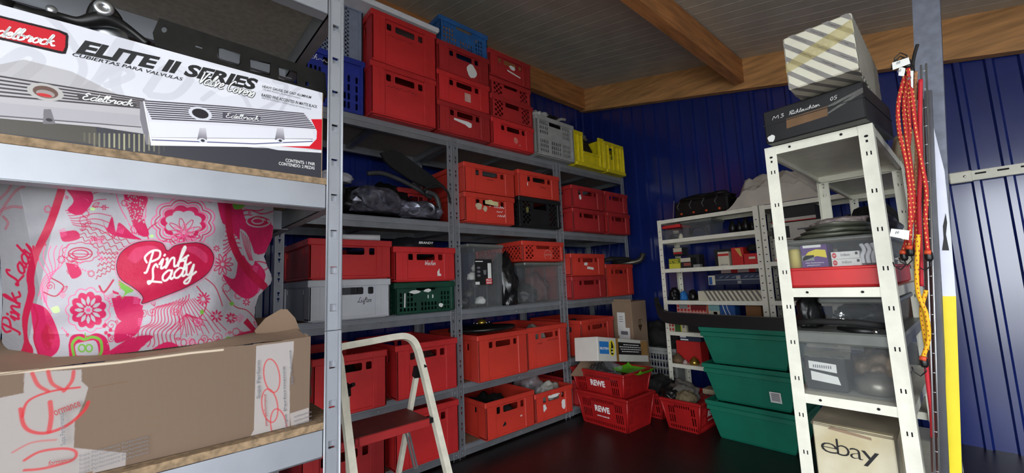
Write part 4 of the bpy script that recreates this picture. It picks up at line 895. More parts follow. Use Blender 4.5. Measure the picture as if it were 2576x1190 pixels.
def bagmask(X, Y):
    P = np.array(OUT); ins = np.zeros(X.shape, bool)
    for i in range(len(P)):
        xa, ya = P[i-1]; xb, yb = P[i]
        if ya != yb: ins ^= ((ya > Y) != (yb > Y)) & (X < (xb-xa)*(Y-ya)/(yb-ya)+xa)
    return ins
def bagdepth(X, Y):   # how far behind the rack front the cloth lies (metres)
    d = .085-.045*np.exp(-((X-360)/190)**2-((Y-720)/150)**2)
    d = d+.0011*(np.sqrt((X-560)**2+900)+(X-560))/2+.0016*np.clip(95-X-(Y-700)*-.2, 0, None)*.6
    d = d+.006*np.sin(X*.021+Y*.013)*np.sin(Y*.017-X*.006)+.004*np.sin(X*.05+Y*.03)/(1+np.exp(-(X-560)/25))+.003*np.sin(Y*.06+X*.015)
    d = d+.00035*np.clip(Y-840, 0, None)
    return d
cam_l = Rni @ CAMP; R3 = np.array((Rni.to_3x3() @ Matrix((CR, CU, CF)).transposed()))
def bagfn(X, Y):
    D = np.stack([X-1288, 595-Y, np.full_like(X, FPX)], 1) @ R3.T; C0 = np.array(cam_l)
    return C0+D*((-bagdepth(X, Y)-C0[0])/D[:, 0])[:, None]
bl0 = bagfn(np.array([330.]), np.array([890.]))[0]
bag = thing('shopping_bag', 'pink and white woven shopping bag with a large heart logo, on the cardboard box', 'bag', Rn @ Vector(bl0), (0, 0, NY))
MBAG = mat_attr('woven_bag_print', .55, .35, 0, bump=.35)
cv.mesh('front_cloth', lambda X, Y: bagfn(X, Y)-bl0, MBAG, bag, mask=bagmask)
oo = np.array(OUT, float); ring = bagfn(oo[:, 0], oo[:, 1])-bl0; cen = ring.mean(0)
b = MB(); n = len(ring); vs = []
for k, (s_, dx) in enumerate(((1, 0), (.985, -.06), (.94, -.14), (.86, -.19))): vs += [tuple(cen+(p-cen)*np.array((1, s_, s_))+np.array((dx, 0, (1-s_)*-.0))) for p in ring]
fs = [(k*n+i, k*n+(i+1) % n, (k+1)*n+(i+1) % n, (k+1)*n+i) for k in range(3) for i in range(n)]+[tuple(3*n+i for i in range(n))]
b.add(vs, fs, 0, True); b.build('back_cloth', mat('white_woven_bag', rgb(200, 198, 200), .5, bump=.3), bag)
# ================================================================ THINGS LYING IN AND ON THE CRATES
def lump(name, c, s, m, label=None, cat=None, seed=0, amp=.25, fr=2.2, sub=4, parent=None, group=None, flat=True, X=None):
    bm = bmesh.new(); bmesh.ops.create_icosphere(bm, subdivisions=sub, radius=1)
    for v in bm.verts:
        d = noise.noise(v.co*fr+Vector((seed*3.1, seed, 0)))*amp + noise.noise(v.co*fr*2.7+Vector((0, seed*1.7, 3)))*amp*.45
        v.co *= 1+d
        if flat and v.co.z < -.55: v.co.z = -.55
    zmin = min(v.co.z for v in bm.verts)
    for v in bm.verts: v.co = Vector((v.co.x*s[0], v.co.y*s[1], (v.co.z-zmin)*s[2]/(1-zmin)))
    if X is not None: bm.transform(X)
    me = bpy.data.meshes.new(name); bm.to_mesh(me); bm.free(); me.polygons.foreach_set('use_smooth', [True]*len(me.polygons)); me.materials.append(m)
    o = bpy.data.objects.new(name, me); COL.objects.link(o); o.location = c
    if parent is not None: o.parent = parent
    if label: tag(o, label, cat, group)
    return o
def hose(name, pts, r, m, label, cat, k=5):
    b = MB(); b.tube([tuple(p) for p in smooth(pts, k)], r, 8); return tag(b.build(name, m), label, cat)
# white panel on the red pair
a, e = onX(1110, 74, -2.12), onX(880, -10, -2.12)
b = MB(); b.rbox((-2.62, .46, a.z-.018), (-2.13, a.y, a.z+.018), .012); tag(b.build('foam_board', WPL), 'long white rounded board lying across the tall red crates under the ceiling', 'board')
lump('plastic_bag', (-2.25, 2.29, LA+.322), (.08, .10, .085), mat('milky_film', rgb(176, 176, 172), .5, bump=.4), 'crumpled milky plastic bag with a twisted end on the grey slotted crate', 'plastic bag', 3, .5)
hose('pale_tube', [(-2.2, 2.38, LA+.34), (-2.17, 2.44, LA+.335), (-2.15, 2.48, LA+.36), (-2.14, 2.53, LA+.365)], .012, mat('pale_tube', rgb(150, 148, 140), .5), 'short pale bent tube beside the milky bag on the grey crate', 'tube')
lump('black_bag', (-2.38, 2.50, LA+.322), (.16, .17, .14), BAGB, 'black polythene bag heaped at the back of the grey slotted crate', 'bag', 4)
lump('foil_packet', (-2.3, 2.86, LA+.30), (.06, .13, .06), mat('dull_foil', rgb(120, 120, 104), .45, bump=.4), 'dull greenish foil packet on top of the cut away yellow crate', 'packet', 5, .3)
tr_ = thing('car_trim', 'black curved car part with white marks inside the cut away yellow crate', 'car part', (-2.25, 2.87, LA+.04))
b = MB(); b.tube([(0, .10*math.cos(t)+.0, .15+.10*math.sin(t)) for t in np.linspace(-.9, 1.6, 14)], .016, 8); b.build('hose', BLK, tr_)
lump('housing', (-.05, -.02, 0), (.13, .14, .27), BLK, None, None, 6, .2, parent=tr_)
lump('rag', (-2.45, 3.30, LA+.30), (.14, .11, .10), BLKR, 'dull black rag heaped on the narrow yellow crate in the corner', 'rag', 7, .35)
# second shelf: pile of headlights
LENS = mat('clear_lens', rgb(160, 160, 180), .1, .35, alpha=.45, var=.45, scale=30, col2=rgb(40, 38, 48))
def headlight(name, c, rz, label, s=1, glass=True):
    r = thing(name, label, 'headlight', c, (0, 0, rz)); lump('housing', (-.05*s, 0, 0), (.17*s, .20*s, .17*s), BLKM, seed=int(rz*9)+2, amp=.18, parent=r)
    b = MB()
    for yo in (-.07, .06)[:0]: b.lathe([(.02*s, -.02), (.055*s, .0), (.06*s, .02), (.05*s, .022), (.022*s, .005)], 22, 0, frame((.085*s, yo*s, .075*s), (0, 1, 0), (0, 0, 1)))
    for k, yo in enumerate((-.07, .06)):
        q = MB(); q.lathe([(.02*s, -.02), (.055*s, .0), (.06*s, .02), (.05*s, .022), (.022*s, .005)], 22, 0, frame((.09*s, yo*s, .078*s), (0, 1, 0), (0, 0, 1))); q.build('reflector', mat('dull_reflector', rgb(120, 122, 130), .3, .8), r)
    if glass: lo = lump('lens_cover', (.085*s, 0, .0), (.09*s, .17*s, .15*s), LENS, seed=4, amp=.34, fr=2.6, sub=3, parent=r); lo.data.polygons.foreach_set('use_smooth', [False]*len(lo.data.polygons))
    return r
headlight('headlight', (-2.27, .93, LB+.015), .15, 'headlight with a shiny clear lens, left in the dark pile on the second shelf')
headlight('headlight', (-2.25, 1.22, LB+.008), -.3, 'smaller headlight with a dull lens, right in the dark pile on the second shelf', .7)
lump('car_part', (-2.45, .72, LB+.003), (.18, .18, .22), BLKR, 'black car part at the near end of the second shelf behind the rack post', 'car part', 12, .3)
lump('car_part', (-2.5, 1.12, LB+.003), (.14, .17, .26), BLKM, 'large black housing at the back of the headlight pile', 'car part', 13, .25)
hose('weather_strip', [onX(*p, -2.24) for p in ((925, 437), (960, 436), (1000, 450), (1040, 470), (1085, 498))], .014, DGREY, 'grey rubber strip arching over the headlight pile', 'rubber strip')
hose('cable', [onX(*p, -2.18) for p in ((1065, 480), (1095, 462), (1125, 482), (1132, 510))], .007, BLKR, 'thin black cable looping beside the rack post on the second shelf', 'cable')
hose('corrugated_pipe', [onX(*p, -2.2) for p in ((1070, 482), (1095, 492), (1105, 520), (1104, 545))], .016, DGREY, 'grey corrugated pipe curling down right of the smaller headlight', 'pipe')
b = MB(); pp = [onX(*p, -2.33) for p in ((958, 384), (985, 376), (1010, 384), (1050, 415), (1085, 440), (1120, 470), (1080, 475), (1030, 450), (985, 420), (970, 405))]
b.add([tuple(p) for p in pp]+[(p.x-.02, p.y, p.z) for p in pp], [tuple(range(10)), tuple(range(19, 9, -1))]+[(i, (i+1) % 10, (i+1) % 10+10, i+10) for i in range(10)]); tag(b.build('mud_flap', BLKR), 'flat black mud flap standing up out of the headlight pile', 'car part')
b = MB().rbox((-2.66, .50, LB+.001), (-2.21, 1.395, LB+.004), .001); tag(b.build('black_tray_mat', BLK), 'flat black mat under the headlight pile', 'mat')
lump('white_pouch', (-2.5, .80, LB+.245), (.05, .10, .07), mat('white_pouch', rgb(200, 198, 204), .6), 'small white pouch high behind the rack post above the headlight pile', 'pouch', 15, .2)
c = crate(S_, RED2, .22, .24, 1.265, LB, 'dark red crate at the back of the second shelf, beside the headlight pile', Xf=-2.40, D=.26)
# in the crates of the third shelf
b = MB(); b.tube([(-2.24, .68, LC+.432), (-2.17, .93, LC+.430)], .019, 10); tag(b.build('rolled_poster', WPL), 'white rolled tube lying on the bright red crate of the third shelf', 'tube')
lump('blue_cloth', (-2.32, .90, LC+.36), (.14, .08, .06), mat('navy_cloth', rgb(30, 34, 86), .8, bump=.3), 'navy cloth lying in the bright red crate of the third shelf', 'cloth', 16)
bb_ = thing('travel_bag', 'black travel bag with small white lettering in the red crate above the green crate', 'bag', (-2.36, 1.20, LC+.34)); lump('bag_body', (0, 0, 0), (.17, .17, .125), mat('black_nylon', rgb(20, 21, 30), .7, bump=.2), seed=17, amp=.16, parent=bb_)
b = MB(); txt(b, YZ(.172, 0, 0), 'BRANDT', -.02, .07, .10, .014, .02, .2); b.build('lettering', INKW, bb_)
# clear boxes, unit two
def clearbox(name, label, x0, x1, y0, y1, z0, z1, lid=True, rib=True, taper=.012):
    r = thing(name, label, 'plastic box', ((x0+x1)/2, (y0+y1)/2, z0)); hx, hy, H = (x1-x0)/2, (y1-y0)/2, z1-z0; b = MB(); t = .003
    def ring(s_, z): return [(-hx+s_, -hy+s_, z), (hx-s_, -hy+s_, z), (hx-s_, hy-s_, z), (-hx+s_, hy-s_, z)]
    vs = ring(taper, 0)+ring(0, H-.012)+ring(t, H-.012)+ring(taper+t, t)
    fs = [(0, 3, 2, 1)]+[(i, (i+1) % 4, (i+1) % 4+4, i+4) for i in range(4)]+[(4+i, 4+(i+1) % 4, 8+(i+1) % 4, 8+i) for i in range(4)]+[(8+i, 8+(i+1) % 4, 12+(i+1) % 4, 12+i) for i in range(4)]+[(12, 13, 14, 15)]
    b.add(vs, fs)
    if rib:
        for q in (-.33, 0, .33): b.box((hx-.006, q*2*hy-.003, .01), (hx+.001, q*2*hy+.003, H-.03)); b.box((q*2*hx-.003, -hy-.001, .01), (q*2*hx+.003, -hy+.006, H-.03))
    b.build('box_body', CLEARB, r)
    if lid: b = MB().rbox((-hx-.008, -hy-.008, H-.022), (hx+.008, hy+.008, H), .006); b.build('lid', CLEARD, r)
    return r
r = clearbox('storage_box', 'tall clear plastic box with a black product label, left of the black bag', -2.62, -2.12, 1.487, 1.775, LC, LC+.415)
b = MB(); X = YZ(.2515, -.01, 0); poly(b, X, rrect(-.085, .15, .055, .315), 0, .001)
poly(b, X, rrect(.018, .19, .047, .29), 1, .002); poly(b, X, rrect(-.084, .152, -.05, .17), 1, .002); poly(b, X, rrect(.0, .152, .052, .19), 2, .002); txt(b, X, 'PLU', .004, .173, .042, .012, .04, 0, 1, off=.003); txt(b, X, '5043', .004, .156, .042, .012, .04, 0, 1, off=.003)
for k in range(3): poly(b, X, ell(-.055, .26-k*.025, .014, .008, 12), 3, .002)
poly(b, X, [(-.02, .245), (.008, .245), (.004, .215), (-.015, .215)], 3, .002); poly(b, X, rrect(-.08, .298, -.02, .304), 1, .002)
b.build('product_label', [INKB, PAPER, INKR, INKG], r)
rnd = random.Random(8)
for k in range(7):
    lump('crumpled_paper' if k % 2 else 'small_part', (-2.25+rnd.uniform(-.05, .05), 1.55+.028*k, LC+.02+.055*((k*3) % 5)), (.04, .035, .05), PAPER if k % 2 else DGREY, ('crumpled white paper inside the tall clear box' if k % 2 else 'small grey part inside the tall clear box'), 'paper' if k % 2 else 'car part', k, .3, sub=3, group='bits inside the tall clear box')
lump('black_bin_bag', (-2.24, 1.872, LC+.002), (.11, .092, .36), BAGB, 'tall shiny black bin bag between the two clear boxes', 'bag', 24, .22, 3.4)
r = clearbox('storage_box', 'lower clear plastic box under the shallow perforated crate', -2.62, -2.13, 1.985, 2.385, LC, LC+.298)
lump('dark_part', (-2.3, 2.10, LC+.01), (.13, .10, .13), DGREY, 'dark part inside the lower clear box', 'car part', 22); lump('dark_part', (-2.35, 2.27, LC+.01), (.13, .09, .22), mat('dusky_red', rgb(96, 60, 58), .7), 'dusky red part inside the lower clear box', 'car part', 23)
hose('hose_bundle', [(-2.22, 3.02, LC+.32), (-2.15, 3.08, LC+.33), (-2.2, 3.2, LC+.31), (-2.12, 3.3, LC+.33), (-2.2, 3.12, LC+.34), (-2.28, 3.3, LC+.35)], .018, BLKR, 'bundle of black hoses on the tall red crate of the middle shelf', 'hose')
hose('bent_pipe', [(-2.3, 3.3, LC+.30), (-2.16, 3.36, LC+.30), (-2.08, 3.42, LC+.32), (-2.06, 3.45, LC+.38)], .026, mat('dull_pipe', rgb(96, 92, 84), .35, .7), 'dull metal pipe end sticking out past the end of the middle shelf', 'pipe')
# wheel disc
wd = thing('wheel_disc', 'round black wheel disc with a golden hub lying on a tall red crate', 'wheel', (-2.28, 1.70, LD+.292), (0, -.04, 0))
MB().lathe([(.05, .0), (.21, .004), (.226, .012), (.232, .024), (.226, .03), (.20, .022), (.10, .028), (.07, .05), (.03, .052)], 48).build('disc', BLKM, wd)
MB().lathe([(.034, .05), (.034, .062), (.022, .078), (.010, .082)], 20).build('hub', BRASS, wd)
b = MB()
for k in range(5): a = k*1.2566; MB().lathe([(.006, 0), (.006, .01), (.003, .012)], 8, 0, Matrix.Translation((.055*math.cos(a), .055*math.sin(a), .051))).build('bolt', CHROME, wd)
# contents of the open crates
lump('car_part', (-2.35, 1.78, LE+.015), (.19, .16, .19), BLKR, 'black parts heaped in the open crate with white scuffs', 'car part', 31, .35)
lump('plastic_bag', (-2.33, 2.17, LE+.015), (.16, .12, .26), CLEAR, 'clear plastic bag sticking out of the bottom crate beside the rack post', 'plastic bag', 32, .35, 3)
lump('car_part', (-2.36, 2.17, LE+.012), (.13, .10, .18), mat('dull_violet_part', rgb(60, 50, 54), .6), 'dull dark part inside the clear plastic bag on the bottom shelf', 'car part', 33, .3)
lump('paper_bundle', (-2.23, 2.27, LE+.10), (.07, .11, .12), mat('dirty_paper', rgb(170, 168, 158), .8, bump=.4), 'dirty white paper bundle in the bottom crate with torn labels', 'paper', 34, .35)
lump('car_part', (-2.4, .76, LD+.02), (.16, .12, .22), BLKR, 'black parts filling the tall red crate beside the cardboard box', 'car part', 35, .3)
lump('car_part', (-2.4, 1.22, LD+.02), (.17, .15, .22), mat('dusky_red', (0, 0, 0)), 'dusky parts filling the tall red crate seen through the ladder loop', 'car part', 36, .3)
for k, (y_, tt) in enumerate(((2.10, 'left'), (2.25, 'right'))): lump('striped_part', (-2.35, y_, LD+.02), (.15, .07, .25), mat('pale_part', rgb(150, 140, 132), .6), 'pale part at the %s in the red crate with faint writing' % tt, 'car part', 40+k, .2)
lump('car_part', (-2.42, 2.80, LD+.02), (.14, .15, .24), DGREY, 'dark grey parts in the crate behind the shock absorber box', 'car part', 44, .3)
# ================================================================ STEP LADDER
ld = thing('step_ladder', 'cream step ladder with brown red steps standing in front of the left racks', 'ladder', (-1.5, .70, 0)); O = Vector((-1.5, .70, 0))
A = onX(1065, 932, -1.52); B = onX(1127, 1190, -1.40); C2 = onX(853, 905, -1.53); D2 = onX(887, 1190, -1.40)
def ext(P, Qq, z): t = (z-P.z)/(Qq.z-P.z); return P+(Qq-P)*t
Rb, Lb = ext(A, B, .01), ext(C2, D2, .01); T_r = ext(A, B, .83); T_l = ext(C2, D2, .83)
top_r = onX(1012, 848, -1.545); top_l = onX(872, 872, -1.545)
path = [Lb, ext(C2, D2, .4), C2]+[Vector(q) for q in smooth([onX(*p) for p in ((848, 888, -1.54), (852, 877, -1.548), (864, 872, -1.55), (935, 859, -1.55), (1000, 847, -1.55), (1026, 849, -1.548), (1042, 862, -1.543), (1052, 884, -1.536))], 4)]+[A, ext(A, B, .4), Rb]
b = MB()
def rect_sweep(b, pts, wx, wy, m=0):     # wx in the ladder plane, wy across
    P = [Vector(p)-O for p in pts]; nrm = Vector((1, 0, .22)).normalized(); vs = []; n = len(P)
    for i, p in enumerate(P):
        t = (P[min(i+1, n-1)]-P[max(i-1, 0)]).normalized(); sd = t.cross(nrm).normalized(); nn = sd.cross(t).normalized()
        vs += [p+sd*wx/2*i_+nn*wy/2*j_ for i_, j_ in ((-1, -1), (1, -1), (1, 1), (-1, 1))]
    fs = [(0, 3, 2, 1), tuple(4*(n-1)+k for k in range(4))]+[(4*i+k, 4*i+(k+1) % 4, 4*i+4+(k+1) % 4, 4*i+4+k) for i in range(n-1) for k in range(4)]
    b.add(vs, fs, m)
rect_sweep(b, path, .024, .026); b.build('front_frame', LADW, ld)
for cap, ft, nm in ((onX(1050, 930, -1.56), onX(1003, 1190, -1.70), 0), (onX(870, 977, -1.56), onX(878, 1190, -1.70), 1)):
    ft = ext(cap, ft, .01); b = MB(); rect_sweep(b, [cap, ft], .018, .018); b.build('rear_leg', LADW, ld)
    b = MB(); d = (cap-ft).normalized(); rect_sweep(b, [cap-d*.03, cap+d*.012], .026, .026); b.bar(cap-O, cap-O+Vector((.05, .01, .02)), .012, .012); b.build('hinge_cap', BLK, ld)
for P in (Rb, Lb): b = MB().rbox((P.x-O.x-.018, P.y-O.y-.016, 0), (P.x-O.x+.018, P.y-O.y+.016, .035), .004); b.build('foot_cap', BLK, ld)
for zs, nm in ((.555, 0), (.29, 1)):
    pr, pl_ = ext(A, B, zs), ext(C2, D2, zs); xf = pr.x+.02; b = MB()
    y0_, y1_ = pl_.y-O.y+.028, pr.y-O.y-.032
    b.rbox((xf-.19-O.x, y0_, zs-.004), (xf-O.x, y1_, zs), .002); b.rbox((xf-.006-O.x, y0_+.01, zs-.030), (xf+.003-O.x, y1_, zs+.001), .003); b.build('step', STEPR if True else RED, ld)
    b = MB().rbox((xf-O.x, y0_+.01, zs-.030), (xf+.004-O.x, y1_, zs-.001), .002); o = b.build('step_edge', RED2, ld)
    for yy0, yy1 in ((y1_, pr.y-O.y-.010), (pl_.y-O.y+.010, y0_)): MB().rbox((xf-.03-O.x, yy0, zs-.024), (xf-.004-O.x, yy1, zs-.004), .003).build('step_bracket', BLK, ld)
for yq in (.0, -.012): b = MB().bar(onX(1028, 1085, -1.56)-O+Vector((0, yq, 0)), onX(1050, 1178, -1.52)-O+Vector((0, yq, 0)), .006, .006); b.build('brace', ALU, ld)
# ================================================================ SHOPPING BASKETS
REDB = mat('red_basket_plastic', rgb(168, 26, 28), .42, var=.12, scale=6)
def basket(label, loc, rz, W, D, H, logo, tp=.035, plain=False):
    r = thing('shopping_basket', label, 'basket', loc, (0, 0, rz)); b = MB()
    # local: front face toward -y
    def wall(Wt, Wb, X, lg):
        hs = []
        zt0 = .04*H
        for k in range(int(Wb/.016)-1):
            x = -Wb/2+.016*(k+1)
            hs.append(rrect(x, .06*H, x+.008, .16*H)[::-1])
            if abs(x) > Wb*.27:
                hs.append(rrect(x, .24*H, x+.009, .50*H)[::-1]); hs.append(rrect(x, .56*H, x+.009, .80*H)[::-1])
            elif not plain: hs.append(rrect(x, .76*H, x+.008, .86*H)[::-1])
        vs, fs = curve2d([[(-Wb/2, 0), (Wb/2, 0), (Wt/2, H), (-Wt/2, H)]]+hs, .003); b.add(vs, fs, 0, False, X)
    an = math.atan2(tp, H)
    wall(W, W-2*tp, frame((0, -D/2+tp, 0), (1, 0, 0), (0, -math.sin(an), math.cos(an))), 1); wall(W, W-2*tp, frame((0, D/2-tp, 0), (-1, 0, 0), (0, math.sin(an), math.cos(an))), 0)
    wall(D, D-2*tp, frame((W/2-tp, 0, 0), (0, 1, 0), (math.sin(an), 0, math.cos(an))), 0); wall(D, D-2*tp, frame((-W/2+tp, 0, 0), (0, -1, 0), (-math.sin(an), 0, math.cos(an))), 0)
    b.box((-W/2+tp, -D/2+tp, 0), (W/2-tp, D/2-tp, .004))
    for sx in (-1, 1):
        for sy in (-1, 1): b.tube([(sx*(W/2-tp), sy*(D/2-tp), .004), (sx*W/2, sy*D/2, H)], .008, 8)
    b.build('basket_body', REDB, r); b = MB()
    for s_ in (-1, 1): b.rbox((-W/2-.012, s_*D/2-.010, H-.018), (W/2+.012, s_*D/2+.012, H+.004), .006); b.rbox((s_*W/2-.010, -D/2-.012, H-.018), (s_*W/2+.012, D/2+.012, H+.004), .006)
    b.build('rim', REDB, r)
    if logo:
        b = MB(); X = frame((0, -D/2+tp, 0), (1, 0, 0), (0, -math.sin(an), math.cos(an))) if logo != 'side' else frame((W/2-tp, 0, 0), (0, 1, 0), (math.sin(an), 0, math.cos(an)))
        txt(b, X, 'REWE', -.065, .46*H, .13, .045, .045, 0, off=.003)
        if logo != 'top': txt(b, X, 'www.rewe.de', -.055, .31*H, .11, .014, .015, 0, off=.003)
        b.build('logo_print', INKW, r)
    return r
f1 = .5*.45
basket('lower red shopping basket of the stacked pair, with white lettering and web address', (-1.89, 2.62, 0), -.02, .45, .34, .232, 'front')
basket('upper red shopping basket of the stacked pair, holding plastic bags and a green tray', (-1.92, 2.63, .192), -.02, .47, .35, .20, 'top')
basket('red shopping basket with black content, close behind the stacked pair', (-1.78, 3.06, 0), 0, .28, .40, .19, None)
basket('red shopping basket full of dusty filters beside the green totes', (-1.455, 2.95, 0), 0, .28, .40, .205, 'side')
b = MB(); b.grid(lambda u, v: (-1.86+.24*u, 2.56+.22*v, .375+.045*max(0, 2*abs(u-.5)-.8)*5*.6+.03*max(0, 2*abs(v-.5)-.8)*5*.5), 16, 12); tag(b.build('green_tray', mat('lime_green_plastic', rgb(96, 176, 30), .45)), 'lime green plastic tray lying in the upper shopping basket', 'tray')
lump('plastic_bag', (-1.95, 2.62, .30), (.12, .085, .15), CLEAR, 'clear plastic bag bulging out of the upper shopping basket', 'plastic bag', 51, .3, 3)
lump('cable_bundle', (-1.95, 2.62, .29), (.09, .065, .12), BLK, 'black cable bundle inside the clear bag in the upper basket', 'cables', 52, .4, 4)
for k in range(4): hose('wire', [(-2.0+.03*k, 2.49, .40), (-1.96+.03*k, 2.47, .43+.01*k), (-1.90+.02*k, 2.47, .42), (-1.86+.02*k, 2.50, .395)], .004, BLKR, 'thin black wire poking out of the clear bag in the upper basket', 'cable')
for o in [o for o in bpy.data.objects if o.name.startswith('wire')]: o['group'] = 'wires in the upper basket'
p1 = [onX(*p, -2.05) for p in ((1434, 945), (1462, 908), (1512, 909), (1490, 946))]
b = MB(); b.add([tuple(p) for p in p1]+[(p.x-.003, p.y+.003, p.z-.004) for p in p1], [(0, 1, 2, 3), (7, 6, 5, 4)]+[(i, (i+1) % 4, (i+1) % 4+4, i+4) for i in range(4)]); tag(b.build('cardboard_sheet', CARD), 'loose brown cardboard sheet leaning under the white shock absorber box', 'cardboard')
lump('filter', (-1.50, 2.90, .165), (.11, .09, .14), mat('dusty_grey', rgb(90, 86, 80), .85, bump=.4), 'dusty grey bag of filters on top of the basket by the green totes', 'filter', 61, .35)
lump('filter', (-1.45, 2.84, .17), (.07, .07, .09), mat('dusty_brown', rgb(112, 100, 74), .85, bump=.4), 'dusty brown filter in the basket by the green totes', 'filter', 62, .3)
lump('car_part', (-1.56, 2.83, .165), (.08, .07, .10), BLKM, 'oily black part at the left of the basket by the green totes', 'car part', 63, .35)
lump('car_part', (-1.78, 3.06, .10), (.11, .17, .17), BLKR, 'black heap overflowing the basket behind the stacked pair', 'car part', 64, .35)
b = MB().rbox((-1.40, 2.99, .215), (-1.27, 3.10, .25), .003); tag(b.build('small_carton', mat('dirty_cream_card', rgb(150, 136, 112), .8)), 'small dirty cream carton behind the dusty filters', 'carton')
# white shock absorber box (pose solved from its corners)
Rb_ = (Matrix.Rotation(math.radians(2.816), 4, 'Z') @ Matrix.Rotation(math.radians(-6.318), 4, 'Y') @ Matrix.Rotation(math.radians(-9.43), 4, 'X'))
bw, bl_, bh = .2046, .6911, .1664; P0 = Vector((-1.8115, 2.3485, .4917))
bx = thing('shock_absorber_box', 'long white tilted carton with a blue and yellow logo on top of the shopping baskets', 'box'); bx.matrix_world = Matrix.Translation(P0) @ Rb_
MB().rbox((-bw, 0, 0), (0, bl_, bh), .003).build('carton', mat('white_glossy_card', rgb(206, 204, 196), .45, var=.03), bx)
X = YZ(.0006, 0, 0); sx_ = bl_
b = MB(); poly(b, X, rrect(.03*sx_, .30*bh, .20*sx_, .82*bh)); b.build('blue_field', BLUI, bx); b = MB(); poly(b, X, rrect(.335*sx_, .30*bh, .93*sx_, .84*bh)); b.build('black_field', INKB, bx)
b = MB(); poly(b, X, ell(.255*sx_, .56*bh, .055*sx_, .34*bh, 28), 0, .0004); b.build('yellow_oval', YELI, bx)
b = MB(); poly(b, X, [(.235*sx_, .28*bh), (.275*sx_, .28*bh), (.27*sx_, .5*bh), (.285*sx_, .62*bh), (.26*sx_, .84*bh), (.245*sx_, .84*bh), (.24*sx_, .6*bh), (.228*sx_, .48*bh)], 0, .0008); poly(b, X, rrect(.24*sx_, .36*bh, .27*sx_, .42*bh), 1, .0012); poly(b, X, rrect(.24*sx_, .50*bh, .27*sx_, .54*bh), 1, .0012); b.build('damper_emblem', [INKB, PAPER], bx)
b = MB(); txt(b, X, 'BILSTEIN', .04*sx_, .48*bh, .15*sx_, .10*bh, .03, 0, off=.001)
rq = random.Random(2)
for k, (u0, u1) in enumerate(((.48, .80), (.40, .86), (.42, .88), (.44, .80))):
    u = u0
    while u < u1: du = rq.uniform(.012, .04); poly(b, X, rrect(u*sx_, (.72-.10*k)*bh, (u+du)*sx_, (.755-.10*k)*bh), 0, .001); u += du+.008
b.build('logo_lettering', INKW, bx)
b = MB(); poly(b, X, rrect(.33*sx_, -.0, .375*sx_, bh), 0, .0016); b.build('packing_tape', mat('brown_tape', rgb(150, 112, 50), .3), bx); b = MB(); poly(b, X, rrect(.84*sx_, .30*bh, .99*sx_, .98*bh), 0, .0016); b.build('packing_tape', mat('brown_tape', rgb(150, 112, 50), .3), bx)
# tall carton behind
tc = thing('tall_carton', 'tall narrow brown carton with white shipping labels standing beside the far rack', 'carton', (-1.99, 3.24, 0), (0, 0, .05))
a0 = onY(1541, 800, 3.1); a1 = onY(1590, 800, 3.1); tw = (a1.x-a0.x); tdp = onX(1627, 800, a1.x).y-3.1; tc.location = ((a0.x+a1.x)/2, 3.1+tdp/2, 0); tc.rotation_euler = (0, 0, 0)
MB().rbox((-tw/2, -tdp/2, 0), (tw/2, tdp/2, .855), .003).build('carton_body', CARD2, tc); b = MB(); b.box((-tw/2+.02, -tdp/2, .855), (tw/2, -tdp/2+.003, .875)); b.build('lid_flap', CARD2, tc)
b = MB(); X = XZ(.04, -tdp/2-.001, 0); poly(b, X, rrect(-.09, .56, -.01, .76)); poly(b, X, rrect(-.08, .50, .03, .63), 0, .0006); b.build('shipping_label', PAPER, tc)
b = MB(); poly(b, X, rrect(-.06, .57, .01, .60), 0, .001); [poly(b, X, rrect(-.07, .72-k*.02, -.03, .725-k*.02), 0, .001) for k in range(3)]; b.build('barcode', INKG, tc)
b = MB(); X2 = YZ(tw/2+.001, 0, .64); poly(b, X2, [(-.03, .0), (.0, -.05), (.03, .0), (.03, .01), (-.03, .01)]); poly(b, X2, rrect(-.02, .015, -.012, .05)); poly(b, X2, rrect(0, .015, .008, .05)); poly(b, X2, rrect(-.02, .05, .03, .056)); b.build('handling_mark', mat('brown_print', rgb(70, 50, 36)), tc)
# grey crate and black heaps in the corner behind the baskets
r = thing('crate', 'light grey slotted crate on the floor in the corner behind the shopping baskets', 'crate', (-1.97, 3.45, 0)); b = MB()
sl = [rrect(-.18+i*.028, .02+r_*.06, -.16+i*.028, .065+r_*.06)[::-1] for i in range(13) for r_ in range(4)]
for s_ in (-1, 1): b.add(*curve2d([rrect(-.195, 0, .195, .30)]+sl, .005), 0, False, XZ(0, s_*.095, 0))
for s_ in (-1, 1): b.box((s_*.195-.003, -.095, 0), (s_*.195+.003, .095, .30))
b.box((-.195, -.095, 0), (.195, .095, .005)); b.build('body', GREYC, r); b = MB()
for s_ in (-1, 1): b.rbox((-.20, s_*.095-.008, .27), (.20, s_*.095+.008, .30), .004)
b.build('rim', GREYC, r); r.location = (-1.97, 3.46, .14)
b = MB().rbox((-2.17, 3.36, 0), (-1.77, 3.56, .138), .004); tag(b.build('black_case', BLK), 'flat black case on the floor under the light grey crate', 'case')
lump('black_fabric', (-1.95, 3.46, .442), (.17, .08, .22), BLKR, 'black fabric heaped on the light grey crate in the corner', 'fabric', 71, .35)
